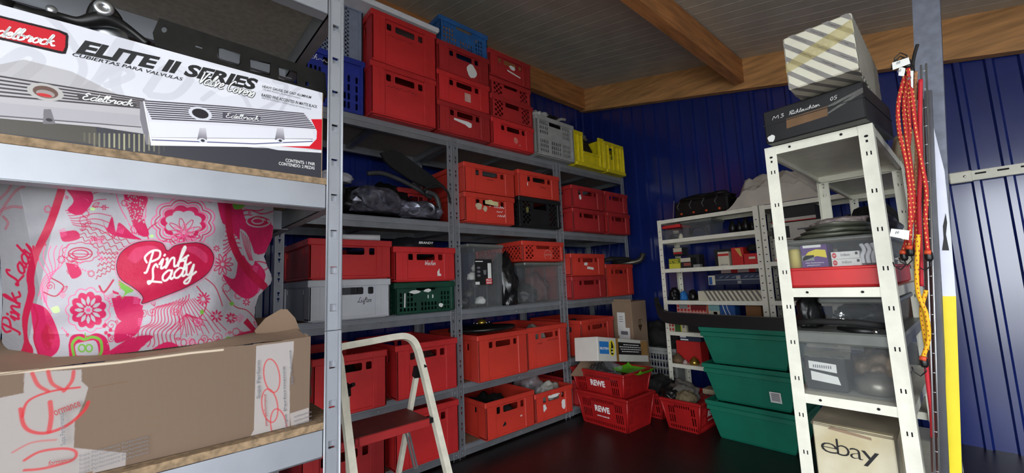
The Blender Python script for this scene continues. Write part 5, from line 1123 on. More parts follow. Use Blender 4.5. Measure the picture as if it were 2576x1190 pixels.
# ================================================================ GREEN TOTES
def tote(label, z0, sc_=1, lab=False):
    r = thing('tote', label, 'tote', (-1.02, 2.99, z0)); H = .236; b = MB(); wb, wt, db, dt = .205, .268, .16, .195
    def ring(a, c, z): return [(-a, -c, z), (a, -c, z), (a, c, z), (-a, c, z)]
    L_ = [ring(wb, db, 0), ring(wb+.006, db+.004, .012), ring(wt-.012, dt-.01, H-.062), ring(wt, dt, H-.058), ring(wt, dt, H-.034), ring(wt-.006, dt-.005, H-.030), ring(wt+.004, dt+.004, H-.026), ring(wt+.008, dt+.006, H)]
    L_ += [ring(wt-.004, dt-.004, H), ring(wb, db, .02)]
    vs = [p for R in L_ for p in R]; n = len(L_); fs = [(0, 3, 2, 1), tuple(4*(n-1)+k for k in range(4))]+[(4*i+k, 4*i+(k+1) % 4, 4*i+4+(k+1) % 4, 4*i+4+k) for i in range(n-1) for k in range(4)]
    b.add(vs, fs); b.build('tote_body', TEAL, r)
    b = MB()
    for s_ in (-1, 1):
        for k in range(5): b.rbox((s_*(wt-.02)-.01, -dt+.03+k*.075, H-.058), (s_*(wt-.02)+.016, -dt+.036+k*.075, H-.02), .002)
    b.build('rim_rib', TEAL, r)
    if lab:
        b = MB(); yq = -.19; X = XZ(.125, -.183, 0); poly(b, frame((.15, -.1875, .05), (1, 0, 0), (0, -.19, .98)), rrect(-.035, 0, .025, .065)); b.build('label', PAPER, r)
        b = MB(); [poly(b, frame((.15, -.1885, .05), (1, 0, 0), (0, -.19, .98)), rrect(-.027, .012+k*.006, .017, .0155+k*.006)) for k in range(8)]; b.build('label_print', INKG, r)
    return r
tote('teal green tote at the bottom of the stack of three on the floor', 0); tote('teal green tote with a small grey label, in the middle of the stack', .237, lab=True); tote('teal green tote on top of the stack, under the black bumper trim', .474)
pts = [onY(*p, 2.80) for p in ((1648, 756), (1656, 782), (1672, 797), (1720, 803), (1800, 808), (1900, 814), (1990, 818))]
b = MB(); sp = smooth(pts, 5); vs = []
for i, p in enumerate(sp):
    h = .022 if i < 4 else (.036 if i < 10 else .040); vs += [(p[0], p[1]-.01, p[2]-h), (p[0], p[1]+.05, p[2]-h+.01), (p[0], p[1]+.05, p[2]+h), (p[0], p[1]-.01, p[2]+h)]
n = len(sp); b.add(vs, [(0, 1, 2, 3), tuple(4*(n-1)+k for k in range(4))[::-1]]+[(4*i+k, 4*i+(k+1) % 4, 4*i+4+(k+1) % 4, 4*i+4+k) for i in range(n-1) for k in range(4)]); tag(b.build('bumper_trim', BLK), 'long black bumper trim with an upturned end lying on the green totes', 'car part')
lump('rag', (-.92, 2.98, .711), (.24, .14, .05), BLKR, 'flat dark rag on the top green tote behind the bumper trim', 'rag', 72, .3)
# ================================================================ WHITE STEEL SHELVING
def white_unit(label, x0, x1, y0, y1, levels, H, pw=.034, lip=.030, name='metal_shelving', holes=True, front_end=False):
    r = thing(name, label, 'shelving', ((x0+x1)/2, (y0+y1)/2, 0)); o = Vector(r.location)
    def bl(b, n, m=WHT): b.v = [tuple(Vector(v)-o) for v in b.v]; return b.build(n, m, r)
    for sx, X in ((1, x0), (-1, x1)):
        for sy, Y in ((1, y0), (-1, y1)):
            b = MB(); a0, a1 = (X, X+pw) if sx > 0 else (X-pw, X); c0, c1 = (Y, Y+pw) if sy > 0 else (Y-pw, Y)
            hs = []; z = H-.10
            if holes:
                while z > .05:
                    if front_end: hs += [rrect(a0+pw*.34, z, a0+pw*.44, z+.013)[::-1], rrect(a0+pw*.62, z, a0+pw*.72, z+.013)[::-1]]
                    else: hs.append(rrect(a0+pw*.30, z, a0+pw*.62, z+.006)[::-1])
                    z -= .12 if front_end else .05
                if front_end: hs += [ell((a0+a1)/2, H-.038, .0055, .0042, 10)[::-1], rrect((a0+a1)/2-.003, H-.058, (a0+a1)/2+.003, H-.050)[::-1]]
            vs, fs = curve2d([rrect(a0, 0, a1, H)]+hs, .0014)
            b.add(vs, fs, 0, False, XZ(0, Y-.0002*sy, 0)); b.box((X-.0007, c0, 0), (X+.0007, c1, H)); bl(b, 'post')
            if front_end and sy > 0:
                b = MB(); b.box((a0+.003, Y+.004, 0), (a1-.003, Y+.0045, H-.01)); bl(b, 'post_slot_shade', HOLE)  # dark sheet behind the slots, colours in the shade inside them
    for lv in levels:
        b = MB().box((x0+.001, y0+.0005, lv-.0015), (x1-.001, y1-.0005, lv)); 
        for yy, s_ in ((y0+.0018, 1), (y1-.0018, -1)):
            b.box((x0+.001, yy-.0008, lv-lip), (x1-.001, yy+.0008, lv-.0015)); b.box((x0+.001, min(yy, yy+.012*s_), lv-lip), (x1-.001, max(yy, yy+.012*s_), lv-lip+.0015))
        for xx, s_ in ((x0+.0022, 1), (x1-.0022, -1)): b.box((xx-.0008, y0+.001, lv-lip), (xx+.0008, y1-.001, lv-.0015)); b.box((min(xx, xx+.012*s_), y0+.001, lv-lip), (max(xx, xx+.012*s_), y1-.001, lv-lip+.0015))
        bl(b, 'shelf')
        if front_end:
            for q in (.26, .74):
                bo = MB().lathe([(.004, 0), (.004, .002), (.002, .003)], 10, 0, frame((x0+(x1-x0)*q, y0-.0002, lv-.014), (1, 0, 0), (0, 0, 1))); bl(bo, 'bolt', HOLE)
    return r
FY = 3.2
FL = [1.530, 1.362, 1.120, .860, .610, .356, .10]
white_unit('white shelving unit full of filter boxes against the blue wall, left of the pair', -1.757, -.985, FY, 3.5, FL, 1.532)
FL2 = [1.528, 1.13, .862, .60, .35, .10]
white_unit('white shelving unit at the blue wall, right of the pair and behind the near shelf', -.975, -.215, FY, 3.5, FL2, 1.530)
SX0, SX1, SY0 = -.468, -.168, 1.665
NLV = [1.508, .998, .646, .215]
white_unit('narrow white shelving unit nearest the camera, holding the lettered white carton', SX0, SX1, SY0, 2.42, NLV, 1.508, .036, .030, front_end=True)
white_unit('white shelving unit standing directly behind the narrow near one', SX0, SX1, 2.44, 3.175, [1.506, 1.10, .80, .45, .12], 1.506, .036, .030, front_end=True)
def item(name, label, cat, x0, y0, x1, y1, Y, dep, z, m, group=None, parts=()):
    """carton facing the room, from photo corners (bottom left, top right) on the plane Y, standing at height z"""
    a = onY(x0, y0, Y); c = onY(x1, y1, Y); b_ = onY(x1, y0, Y); H = abs(c.z-b_.z); W = c.x-a.x
    r = thing(name, label, cat, ((a.x+c.x)/2, Y+dep/2, z), group=group); MB().rbox((-W/2, -dep/2, 0), (W/2, dep/2, H), .0015).build('carton', m, r)
    for nm, mm, sh in parts:
        b = MB(); X = XZ(0, -dep/2-.0005, 0)
        for s_ in sh:
            if s_[0] == 't': txt(b, X, s_[1], (s_[2]-.5)*W, s_[3]*H, s_[4]*W, s_[5]*H, .03, 0, off=.0006)
            else: poly(b, X, [((p[0]-.5)*W, p[1]*H) for p in s_[1]], off=s_[2] if len(s_) > 2 else 0)
        b.build(nm, mm, r)
    return r
Rr = lambda a, b, c, d: ('p', rrect(a, b, c, d))
MC = lambda n, *c: mat(n, rgb(*c), .6, var=.05)
CREAM = MC('cream_card', 204, 198, 176); REDC = MC('red_card', 190, 30, 28); DRED = MC('dark_red_card', 120, 22, 24); YELC = MC('yellow_card', 206, 200, 60); GRNC = MC('green_card', 60, 96, 40); BLUC = MC('blue_card', 34, 84, 150); TEALC = MC('pale_teal_card', 130, 176, 176); BRNC = MC('brown_card', 130, 86, 44); NAVY = MC('navy_card', 36, 46, 70); BLKCARD = MC('black_card', 28, 28, 30); GRYC = MC('grey_card', 140, 140, 138)
# row 3 (z 1.12)
z = FL[2]
item('filter_box', 'small yellow and green filter box with two lines of lettering, on the left white unit', 'box', 1684, 676, 1709, 650, 3.22, .10, z, YELC, parts=(('upper_band', GRNC, [Rr(0, .5, 1, 1)]), ('lettering', YELI, [('t', 'MANN', .06, .76, .86, .18), ('t', 'FILTER', .06, .54, .86, .18)])))
item('parts_box', 'small black box with a cream band next to the yellow filter box', 'box', 1713, 675, 1737, 649, 3.22, .10, z, BLKCARD, parts=(('cream_band', CREAM, [Rr(.02, .6, .98, .98)]), ('red_band', MC('dull_red', 140, 70, 60), [Rr(.3, .2, .98, .5)])))
item('parts_box', 'small dark box with a red and white label stacked behind the yellow filter box', 'box', 1694, 650, 1716, 630, 3.34, .10, z+.112, BLKCARD, parts=(('label', CREAM, [Rr(.05, .45, .95, .95)]), ('red_band', REDC, [Rr(.05, .2, .95, .4)])))
MB_ = MB().rbox((-1.585, 3.33, z), (-1.49, 3.43, z+.11), .002); tag(MB_.build('parts_box', BLKCARD), 'plain dark box under the red and white labelled one, behind the yellow filter box', 'box')
item('small_tin', 'tiny grey tin near the middle of the third row of the left white unit', 'tin', 1744, 672, 1760, 664, 3.24, .05, z, GRYC)
item('parts_box', 'upright white box with a red torn top in the third row', 'box', 1808, 670, 1832, 634, 3.22, .10, z, CREAM, parts=(('red_band', REDC, [Rr(0, .70, 1, .86)]), ('lettering', INKG, [('t', 'LEMFÖRDER', .2, .05, .7, .09)])))
item('parts_box', 'tall black box behind the upright white box with the red top', 'box', 1800, 672, 1840, 628, 3.36, .08, z, BLKCARD)
item('parts_box', 'tall red box with a cream corner, right half of the third row', 'box', 1843, 668, 1869, 623, 3.22, .12, z, REDC, parts=(('cream_corner', MC('gold', 200, 160, 80), [('p', [(.3, .95), (.75, .95), (.85, .45), (.7, .5)])]),))
r_ = item('open_box', 'open red box with dark content beside the upright of the left white unit', 'box', 1871, 668, 1905, 640, 3.22, .14, z, REDC, parts=(('label', CREAM, [Rr(.4, .5, .85, .7)]),))
lump('car_part', (r_.location.x, 3.30, z+.1), (.04, .05, .05), BLKR, 'dark part in the open red box', 'car part', 81)
# row 2 (z 1.362): clear boxes
z = FL[1]
a = onY(1666, 600, 3.24); e = onY(1762, 600, 3.24); r = clearbox('storage_box', 'clear plastic box with a red clip lid, top left compartment of the white unit', a.x+.01, a.x+.175, 3.22, 3.46, z, z+.095, lid=False, rib=False)
MB().rbox((-.078, -.118, .096), (.078, .118, .122), .004).build('red_lid', RED, r); lump('dark_part', (a.x+.08, 3.33, z+.004), (.05, .06, .05), DGREY, 'dark part inside the box with the red lid', 'car part', 82)
r = clearbox('storage_box', 'larger clear box with a curved dark part, beside the red lidded box', a.x+.19, a.x+.42, 3.215, 3.46, z, z+.135, rib=False)
b = MB(); b.tube([(-.07, -.06, .03), (-.05, -.07, .08), (0, -.07, .09), (.05, -.06, .07), (.07, -.06, .02)], .012, 8); o = b.build('curved_part', BLK); o.location = (a.x+.30, 3.33, z); tag(o, 'curved dark part inside the larger clear box', 'car part')
lump('pale_part', (a.x+.165, 3.235, z+.0), (.018, .016, .04), CREAM, 'small pale round part in front of the boxes with lids', 'car part', 83)
for k, (px_, w_, hh) in enumerate(((1842, .05, .10), (1860, .04, .09), (1876, .05, .11), (1892, .03, .08))):
    q = onY(px_, 590, 3.28); b = MB(); b.lathe([(w_*.5, 0), (w_*.55, hh*.5), (w_*.35, hh*.8), (w_*.2, hh)], 16); o = b.build('black_canister', BLKM); o.location = (q.x, 3.30, z); tag(o, ('leftmost', 'second', 'third', 'rightmost')[k]+' black canister in the right half of the second row', 'canister', 'black canisters in the second row')
# row 4 (z .86)
z = FL[3]
item('striped_carton', 'cream carton with diagonal grey stripes on the left white unit', 'carton', 1757, 754, 1918, 727, 3.22, .18, z, CREAM, parts=(('stripe', MC('stripe_grey', 110, 104, 98), [('p', [(u, 1), (u+.035, 1), (u+.125, 0), (u+.09, 0)]) for u in np.arange(.10, .9, .072)]),))
item('long_box', 'long dark blue box with a pale seam, on top of the striped carton', 'box', 1800, 727, 1916, 698, 3.25, .14, z+.118, NAVY, parts=(('seam', MC('pale_seam', 150, 156, 160), [Rr(0, .42, 1, .48)]), ('label', GRYC, [Rr(.48, .5, .57, .82), Rr(.5, .08, .58, .34)]), ('streak', MC('streak', 84, 96, 116), [('p', [(u, .6), (u+.08, .62), (u+.13, .82), (u+.06, .78)]) for u in (.08, .22, .36, .62, .74, .86)])))
item('small_box', 'small white and blue box at the left end of the long dark blue box', 'box', 1784, 727, 1798, 703, 3.24, .08, z+.118, CREAM, parts=(('blue_panel', BLUC, [Rr(.1, .05, .6, .85)]),))
item('red_white_box', 'red and white striped box wedged under the shelf above the long dark blue box', 'box', 1815, 696, 1900, 680, 3.40, .08, z+.205, MC('pale_pink_card', 206, 180, 176), parts=(('red_band', REDC, [Rr(.30, 0, .5, 1), Rr(.82, 0, 1, 1)]),))
for k, (px_, m_, s_, lb) in enumerate(((1697, BLKM, .05, 'round dark part'), (1719, BLUI, .035, 'small bright blue part'), (1742, BLKM, .04, 'small black part with a shiny cap'))):
    q = onY(px_, 750, 3.28); lump('car_part', (q.x, 3.29, z), (s_*.8, s_, s_*2.1), m_, lb+' left of the striped carton', 'car part', 90+k, .2)
# row 5 (z .61)
z = FL[4]+.128
MB().rbox((-1.62, 3.25, FL[4]+.001), (-1.00, 3.42, FL[4]+.127), .002).build('long_carton', BLKCARD)
tag(bpy.data.objects['long_carton'], 'long plain black carton the patterned boxes of the fifth row stand on', 'carton')
def dia(cols, rows): return [('p', [((i+.5)/cols-.42/cols, (j+.5)/rows), ((i+.5)/cols, (j+.5)/rows-.42/rows), ((i+.5)/cols+.42/cols, (j+.5)/rows), ((i+.5)/cols, (j+.5)/rows+.42/rows)], .0003) for i in range(cols) for j in range(rows)]
def onshelf(px_): return onY(px_, 790, 3.22).x
def cart(label, p0, p1, hh, Y, dep, m, parts=(), zz=None, nm='parts_box', group=None):
    X0, X1 = onY(p0, 820, Y).x, onY(p1, 820, Y).x; W = X1-X0; r = thing(nm, label, 'box', ((X0+X1)/2, Y+dep/2, zz if zz is not None else z), group=group); MB().rbox((-W/2, -dep/2, 0), (W/2, dep/2, hh), .0015).build('carton', m, r)
    for n_, mm, sh in parts:
        b = MB(); X = XZ(0, -dep/2-.0005, 0)
        for s_ in sh: poly(b, X, [((p[0]-.5)*W, p[1]*hh) for p in s_[1]], off=s_[2] if len(s_) > 2 else 0)
        b.build(n_, mm, r)
    return r
PNK = MC('pink_white_card', 214, 160, 150)
cart('tall box with a red diamond pattern and grey label, left in the fifth row', 1706, 1741, .118, 3.26, .10, PNK, (('diamond_print', REDC, dia(4, 4)), ('label', GRYC, [('p', rrect(.2, .45, .8, .95), .001)])))
cart('box with a red diamond pattern, right neighbour of the taller diamond box', 1742, 1781, .08, 3.26, .10, PNK, (('diamond_print', REDC, dia(5, 3)), ('dark_panel', DRED, [('p', rrect(0, .55, 1, 1), .001)])))
cart('pale teal box with an orange edge in the fifth row', 1783, 1814, .118, 3.26, .10, TEALC, (('orange_edge', MC('orange_card', 200, 96, 50), [Rr(0, 0, .1, 1)]), ('white_foot', CREAM, [Rr(.1, 0, 1, .35)]), ('barcode', INKG, [Rr(.5, .1, .8, .3)])))
cart('blue box with two curved white lines in the fifth row', 1815, 1853, .112, 3.26, .10, BLUC, (('curved_line', INKW, [('p', [(.15, .95), (.2, .95), (.3, .5), (.45, .05), (.4, .05), (.24, .5)]), ('p', [(.4, .95), (.45, .95), (.55, .5), (.72, .05), (.67, .05), (.5, .5)])]),))
cart('plain brown box beside the upright at the right of the fifth row', 1880, 1919, .085, 3.26, .12, BRNC)
# row 6 (z .356)
z = FL[4]
cart('small red diamond patterned box, in front at the left end of the fifth row', 1681, 1697, .095, 3.22, .08, CREAM, (('diamond_print', REDC, dia(2, 3)),))
cart('small dark green box between the diamond box and the yellow edged one', 1698, 1711, .092, 3.22, .08, GRNC)
cart('small cream box with a yellow edge in front of the fifth row', 1712, 1726, .10, 3.22, .08, CREAM, (('yellow_edge', YELC, [Rr(0, 0, .2, 1), Rr(0, .88, 1, 1)]), ('print', INKG, [Rr(.4, .3, .7, .7)])))
cart('dark box beside the yellow edged one in front of the fifth row', 1729, 1760, .09, 3.26, .12, BLKCARD)
z = FL[6]+.0
# row 7 & 8 through the gap beside the totes: shelf at .356-> below
z = FL[5]
cart('tall red box standing on the sixth board of the left white unit', 1697, 1757, .17, 3.30, .14, REDC)
cart('navy and white box lying on the tall red box', 1708, 1760, .052, 3.30, .14, NAVY, (('white_print', INKW, [Rr(.0, .5, .3, .9), Rr(.02, .1, .4, .3)]),), zz=FL[5]+.171)
for k, (px_, m_, lb) in enumerate(((1704, mat('rusty', rgb(120, 96, 70), .7, .4), 'rusty round part'), (1722, MC('pale_pink', 190, 160, 160), 'small pale pink part'), (1745, BRASS, 'part with a golden knob'))):
    q = onY(px_, 905, 3.24); b = MB(); rr = (.045, .018, .036)[k]; b.lathe([(rr, 0), (rr*1.05, rr*.7), (rr*.8, rr*.9), (rr*.75, rr*1.2), (rr*.4, rr*1.3), (rr*.35, rr*1.6), (.004, rr*1.65)], 18); o = b.build('car_part', m_); o.location = (q.x, 3.25, FL[5]); tag(o, lb+' in front of the tall red box on the sixth board', 'car part')
# on top of the far units
eng = thing('cylinder_head', 'black cylinder head with orange caps on top of the left white unit', 'engine part', (-1.38, 3.34, 1.532))
MB().rbox((-.23, -.11, 0), (.19, .12, .13), .012).build('casting', BLKM, eng); lump('cover', (-.02, .02, .10), (.22, .10, .09), BLKM, seed=101, amp=.25, parent=eng)
for k in range(4):
    b = MB(); b.lathe([(.009, -.01), (.010, .006), (.006, .010)], 12, 0, frame((-.17+.10*k, -.115, .028), (1, 0, 0), (0, 0, 1))); b.build('orange_cap', mat('orange_plastic', rgb(190, 70, 24), .5), eng)
    b = MB(); b.tube([(-.19+.1*k, -.10, .05), (-.2+.1*k, -.12, .09), (-.18+.1*k, -.11, .13)], .006, 8); b.build('pipe_stub', DGREY, eng)
MB().bar((-.245, -.112, .0), (-.225, -.112, .15), .005, .005).build('rod', ALU, eng)
def drape(u, v): # folded cloth over parts
    x = -1.20+.58*u; y = 3.22+.26*v; e_ = min(1, u*5)*min(1, (1-u)*4+.25); h = .235*e_*(.75+.25*math.sin(u*3.1))*(.55+.45*math.sin(min(1, v*1.6)*math.pi/2))
    h += (.018*noise.noise(Vector((u*14, v*9, 2)))+.010*noise.noise(Vector((u*30, v*22, 5))))*e_+.035*noise.noise(Vector((u*5, v*4, 1)))+.006*math.sin(u*30+v*4)*e_; return (x, y+.0, 1.534+max(.002, h))
b = MB(); b.grid(drape, 60, 24); b.grid(lambda u, v: (drape(u, 0)[0]+.003*math.sin(u*30), 3.22-.004-.002*math.sin(u*25), 1.534+(drape(u, 0)[2]-1.534)*v), 60, 8)
tag(b.build('dust_cloth', CLOTH), 'dirty white cloth draped over parts on top of the white shelving units', 'cloth')
# right far unit content
def farbox(label, x0, x1, z0, hh, m, nm='parts_box', Y=3.23, parts=()):
    r = thing(nm, label, 'box', ((x0+x1)/2, Y+.1, z0)); W = x1-x0; MB().rbox((-W/2, -.1, 0), (W/2, .1, hh), .002).build('carton', m, r)
    for n_, mm, sh in parts:
        b = MB(); [poly(b, XZ(0, -.1006, 0), [((p[0]-.5)*W, p[1]*hh) for p in s_[1]]) for s_ in sh]; b.build(n_, mm, r)
WC = MC('white_card', 190, 186, 176)
farbox('black box with a red line, topmost of the stack in the right white unit', -.92, -.66, 1.395, .10, BLKCARD, parts=(('red_line', REDC, [Rr(0, 0, 1, .06)]), ('white_band', WC, [Rr(.05, .06, 1, .25)])))
farbox('white box with a black end under the topmost black box of the right white unit', -.92, -.62, 1.275, .115, WC, parts=(('black_end', INKB, [Rr(.0, .1, .35, .8)]), ('grey_print', INKG, [Rr(.5, .5, .9, .6)])))
farbox('white box with a red foot line, lowest of the stack in the right white unit', -.92, -.64, 1.132, .14, WC, parts=(('red_line', REDC, [Rr(0, .02, 1, .07)]),))
farbox('dark box in the fourth row of the right white unit', -.92, -.60, .864, .16, BLKCARD)
farbox('yellow and black box in the fourth row of the right white unit', -.585, -.42, .864, .11, MC('mustard_card', 170, 140, 40))
farbox('brown box in the lower part of the right white unit', -.90, -.50, .602, .15, BRNC)
lump('black_bag', (-.47, 3.34, 1.132), (.16, .10, .26), BAGB, 'black bag in the right part of the right white unit', 'bag', 110, .2)
lump('car_part', (-.32, 2.8, 1.102), (.12, .28, .28), BLKR, 'dark heap on the second unit behind the near shelf', 'car part', 111, .25)
lump('car_part', (-.32, 2.8, .802), (.12, .28, .22), mat('dusky_brown', rgb(80, 56, 44), .8), 'dusky brown heap in the unit behind the near shelf', 'car part', 112, .25)
lump('car_part', (-.32, 2.8, .452), (.12, .28, .26), BLKR, 'black heap low in the unit behind the near shelf', 'car part', 113, .25)
# ================================================================ NEAR WHITE SHELF CONTENT
bk = thing('black_box', 'black carton with white handwriting and a brown tape patch on the near white shelf', 'box', (-.1707, 1.60, 1.5095), (0, 0, math.radians(-4.0)))
W_, D_, H_ = .2781, .36, .118
MB().rbox((-W_, 0, 0), (0, D_, H_), .004).build('carton', mat('black_carton', rgb(32, 32, 34), .5, var=.2), bk)
X = XZ(-W_, -.0006, 0); b = MB(); hand(b, X, 'M3 R', .028, .080, .013, .075, .0012, 0, .2); hand(b, X, 'ückleuchten'.replace('ü', 'ü'), .085, .080, .012, .085, .0011, 0, .2); hand(b, X, '05', .195, .085, .013, .022, .0012, 0, .2); b.build('handwriting', INKW, bk)
b = MB(); poly(b, X, [(.068, .036), (.185, .040), (.187, .072), (.070, .070)]); b.build('tape_patch', mat('brown_tape_patch', rgb(120, 92, 66), .35), bk)
b = MB(); poly(b, X, [(.185, .044), (.278, .080), (.278, .092), (.185, .050)]); poly(b, X, [(.19, .064), (.278, .088), (.278, .096), (.188, .072)]); b.build('clear_tape', mat('tape_glint', rgb(150, 150, 146), .15, alpha=.5), bk)
b = MB(); poly(b, X, blob(.018, .016, .024, .026, 120)); b.build('torn_corner', PAPER, bk); MB().box((-W_-.002, -.002, H_*.55), (.002, D_+.001, H_*.57)).build('lid_edge', BLKCARD, bk)
Rs = (Matrix.Rotation(math.radians(1.1275), 4, 'Z') @ Matrix.Rotation(math.radians(.4367), 4, 'Y') @ Matrix.Rotation(math.radians(2.1), 4, 'X'))
st = thing('striped_carton', 'large cream carton with diagonal grey striped paper on top of the black carton', 'carton'); st.matrix_world = Matrix.Translation(Vector((-.1621, 1.4994, 1.6297))) @ Rs
sw, sd, sh_ = .1728, .58, .1715
MB().rbox((-sw, 0, 0), (0, sd, sh_), .004).build('carton', mat('cream_striped_card', rgb(206, 202, 184), .55, var=.05), st)
SG = mat('stripe_print_grey', rgb(132, 128, 124), .6); SG2 = mat('stripe_lettering_grey', rgb(92, 88, 88), .6)
def stripes(X, W, H, step, wdt, ang, name, letters=True):
    b = MB(); b2 = MB(); t = -H*1.2
    while t < W+H:
        # band from (t, H) to (t+H*ang, 0)
        P = [(t, H), (t+wdt, H), (t+wdt+H*ang, 0), (t+H*ang, 0)]; Cp = []
        # clip to 0..W
        def clip(P, ax, v, keep):
            out = []
            for i in range(len(P)):
                p, q = P[i-1], P[i]; ip = keep(p[ax]-v); iq = keep(q[ax]-v)
                if ip != iq: u = (v-p[ax])/(q[ax]-p[ax]); out.append((p[0]+(q[0]-p[0])*u, p[1]+(q[1]-p[1])*u))
                if iq: out.append(q)
            return out
        P = clip(P, 0, .001, lambda d: d >= 0); P = clip(P, 0, W-.001, lambda d: d <= 0) if P else P
        if len(P) > 2:
            poly(b, X, P)
            if letters:
                L = math.hypot(H, H*ang); an = math.atan2(-H, H*ang)
                for k in range(3):
                    u = .06+k*.31; x_ = t+H*ang*u+wdt*.25; y_ = H*(1-u)
                    if .004 < x_ < W-.045*math.cos(an)-.004 and y_ > .012+.04*abs(math.sin(an)): txt(b2, X, 'Original Teile', x_, y_, .042, wdt*.30, .01, 0, rot=an, off=.0006)
        t += step
    b.build(name, SG, st)
    if letters and b2.v: b2.build(name+'_lettering', SG2, st)
stripes(XZ(-sw, -.0006, 0), sw, sh_, .044, .017, 1.0, 'stripe'); stripes(YZ(.0006, 0, 0), sd, sh_, .044, .017, 1.0, 'side_stripe', False)
stripes(frame((-sw, 0, -.0006), (1, 0, 0), (0, -1, 0)) @ Matrix.Translation((0, -sd, 0)), sw, sd, .044, .017, .4, 'bottom_stripe', False)
b = MB(); poly(b, XZ(-sw, -.0012, 0), [(0, .055), (0, .085), (.06, .112), (.173, .150), (.173, .108), (.10, .082)]); b.build('packing_tape', mat('yellowed_tape', rgb(206, 190, 120), .3, alpha=.45), st)
# level two: red based clear box
z = NLV[1]; yb0, yb1 = 1.70, 2.30
rb = thing('storage_box', 'clear plastic box with a red base holding small cartons, on the near white shelf', 'plastic box', (-.318, 2.0, z+.001))
b = MB(); b.rbox((-.135, -.30, 0), (.135, .30, .066), .008); b.build('red_base', RED, rb); b = MB(); b.rbox((-.139, -.304, .058), (.139, .304, .068), .003); b.build('base_rim', RED, rb)
b = MB()
for s_ in (-1, 1): b.box((-.13, s_*.295-.0015, .068), (.13, s_*.295+.0015, .150)); b.box((s_*.13-.0015, -.295, .068), (s_*.13+.0015, .295, .150))
b.build('clear_wall', CLEARB, rb); MB().rbox((-.138, -.303, .150), (.138, .303, .166), .006).build('lid', CLEARD, rb)
zz = z+.069
def near_item(name, label, cat, p0, p1, hh, Y, dep, m, parts=(), zz=zz):
    X0, X1 = onY(p0, 665, Y).x, onY(p1, 665, Y).x; W = X1-X0; r = thing(name, label, cat, ((X0+X1)/2, Y+dep/2, zz)); MB().rbox((-W/2, -dep/2, 0), (W/2, dep/2, hh), .001).build('carton', m, r)
    for n_, mm, sh in parts:
        b = MB(); X = XZ(0, -dep/2-.0004, 0)
        for s_ in sh:
            if s_[0] == 't': txt(b, X, s_[1], (s_[2]-.5)*W, s_[3]*hh, s_[4]*W, s_[5]*hh, .02, 0, off=.0006)
            else: poly(b, X, [((p[0]-.5)*W, p[1]*hh) for p in s_[1]], off=s_[2] if len(s_) > 2 else 0)
        b.build(n_, mm, r)
    return r
PUR = MC('purple_card', 86, 44, 120)
near_item('purple_box', 'purple and yellow carton inside the red based clear box', 'box', 2018, 2084, .078, 1.722, .10, PUR, (('yellow_print', YELI, [('p', [(.3, .7), (.6, .8), (.95, .75), (.98, .4), (.6, .5), (.05, .3), (.05, .42)])]), ('grey_panel', GRYC, [Rr(.02, .30, .5, .55)]), ('white_label', PAPER, [('p', rrect(.1, .88, .8, 1.0), .0004)]), ('small_print', INKW, [('t', 'High Performance', .15, .17, .7, .06), ('t', 'platinum', .2, .07, .5, .06)])))
for k in range(2): near_item('spark_plug_box', ('lower' if k == 0 else 'upper')+' flat white spark plug carton with a red round logo', 'box', 2093+k*0, 2168-k*3, .024, 1.722, .08, PAPER, (('red_roundel', INKR, [('p', ell(.12, .5, .08, .38, 16))]), ('roundel_letters', PAPER, [('t', 'NGK', .07, .42, .10, .18)]), ('script_print', GRYC, [('t', 'Iridium', .36, .35, .32, .4)]), ('corner_print', INKB, [Rr(.86, .5, .95, .85)])), zz=zz+.0245*k)
b = MB(); b.lathe([(.022, 0), (.022, .06), (.018, .068), (.01, .07)], 20); o = b.build('yellow_can', MC('yellow_can', 196, 180, 90)); q = onY(1999, 690, 1.74); o.location = (q.x+.004, 1.75, zz); tag(o, 'yellowish can at the left in the red based clear box', 'can')
for k in range(3):
    q = onY(2176+k*14, 680, 1.74); hose('white_cable', [(q.x, 1.73, zz+.006), (q.x-.002, 1.74, zz+.03), (q.x+.004, 1.745, zz+.05), (q.x-.003, 1.75, zz+.07)], .006, WPL, ('left', 'middle', 'right')[k]+' white cable loop in the red based clear box', 'cable')
lump('dark_heap', (-.31, 2.05, zz), (.11, .18, .06), DGREY, 'dark parts at the back of the red based clear box', 'car part', 130)
for k in range(3): lump('folded_bag', (-.33+.008*k, 1.90, z+.168+.016*k), (.125-.01*k, .22, .026), mat('olive_grey_film', rgb(84, 86, 74), .35, bump=.2), ('lowest', 'middle', 'uppermost')[k]+' folded olive grey bag lying on the red based clear box', 'bag', 131+k, .1, sub=3)
lump('patterned_cloth', (-.32, 2.02, z+.215), (.10, .16, .045), mat('patterned_cloth', rgb(176, 166, 158), .9, var=.3, scale=40, bump=.3, col2=rgb(90, 70, 80)), 'pale patterned cloth on the folded olive bags', 'cloth', 135, .2)
lump('black_part', (-.23, 2.1, z+.168), (.06, .2, .10), BLK, 'black part on the red based clear box right of the patterned cloth', 'car part', 136, .2)
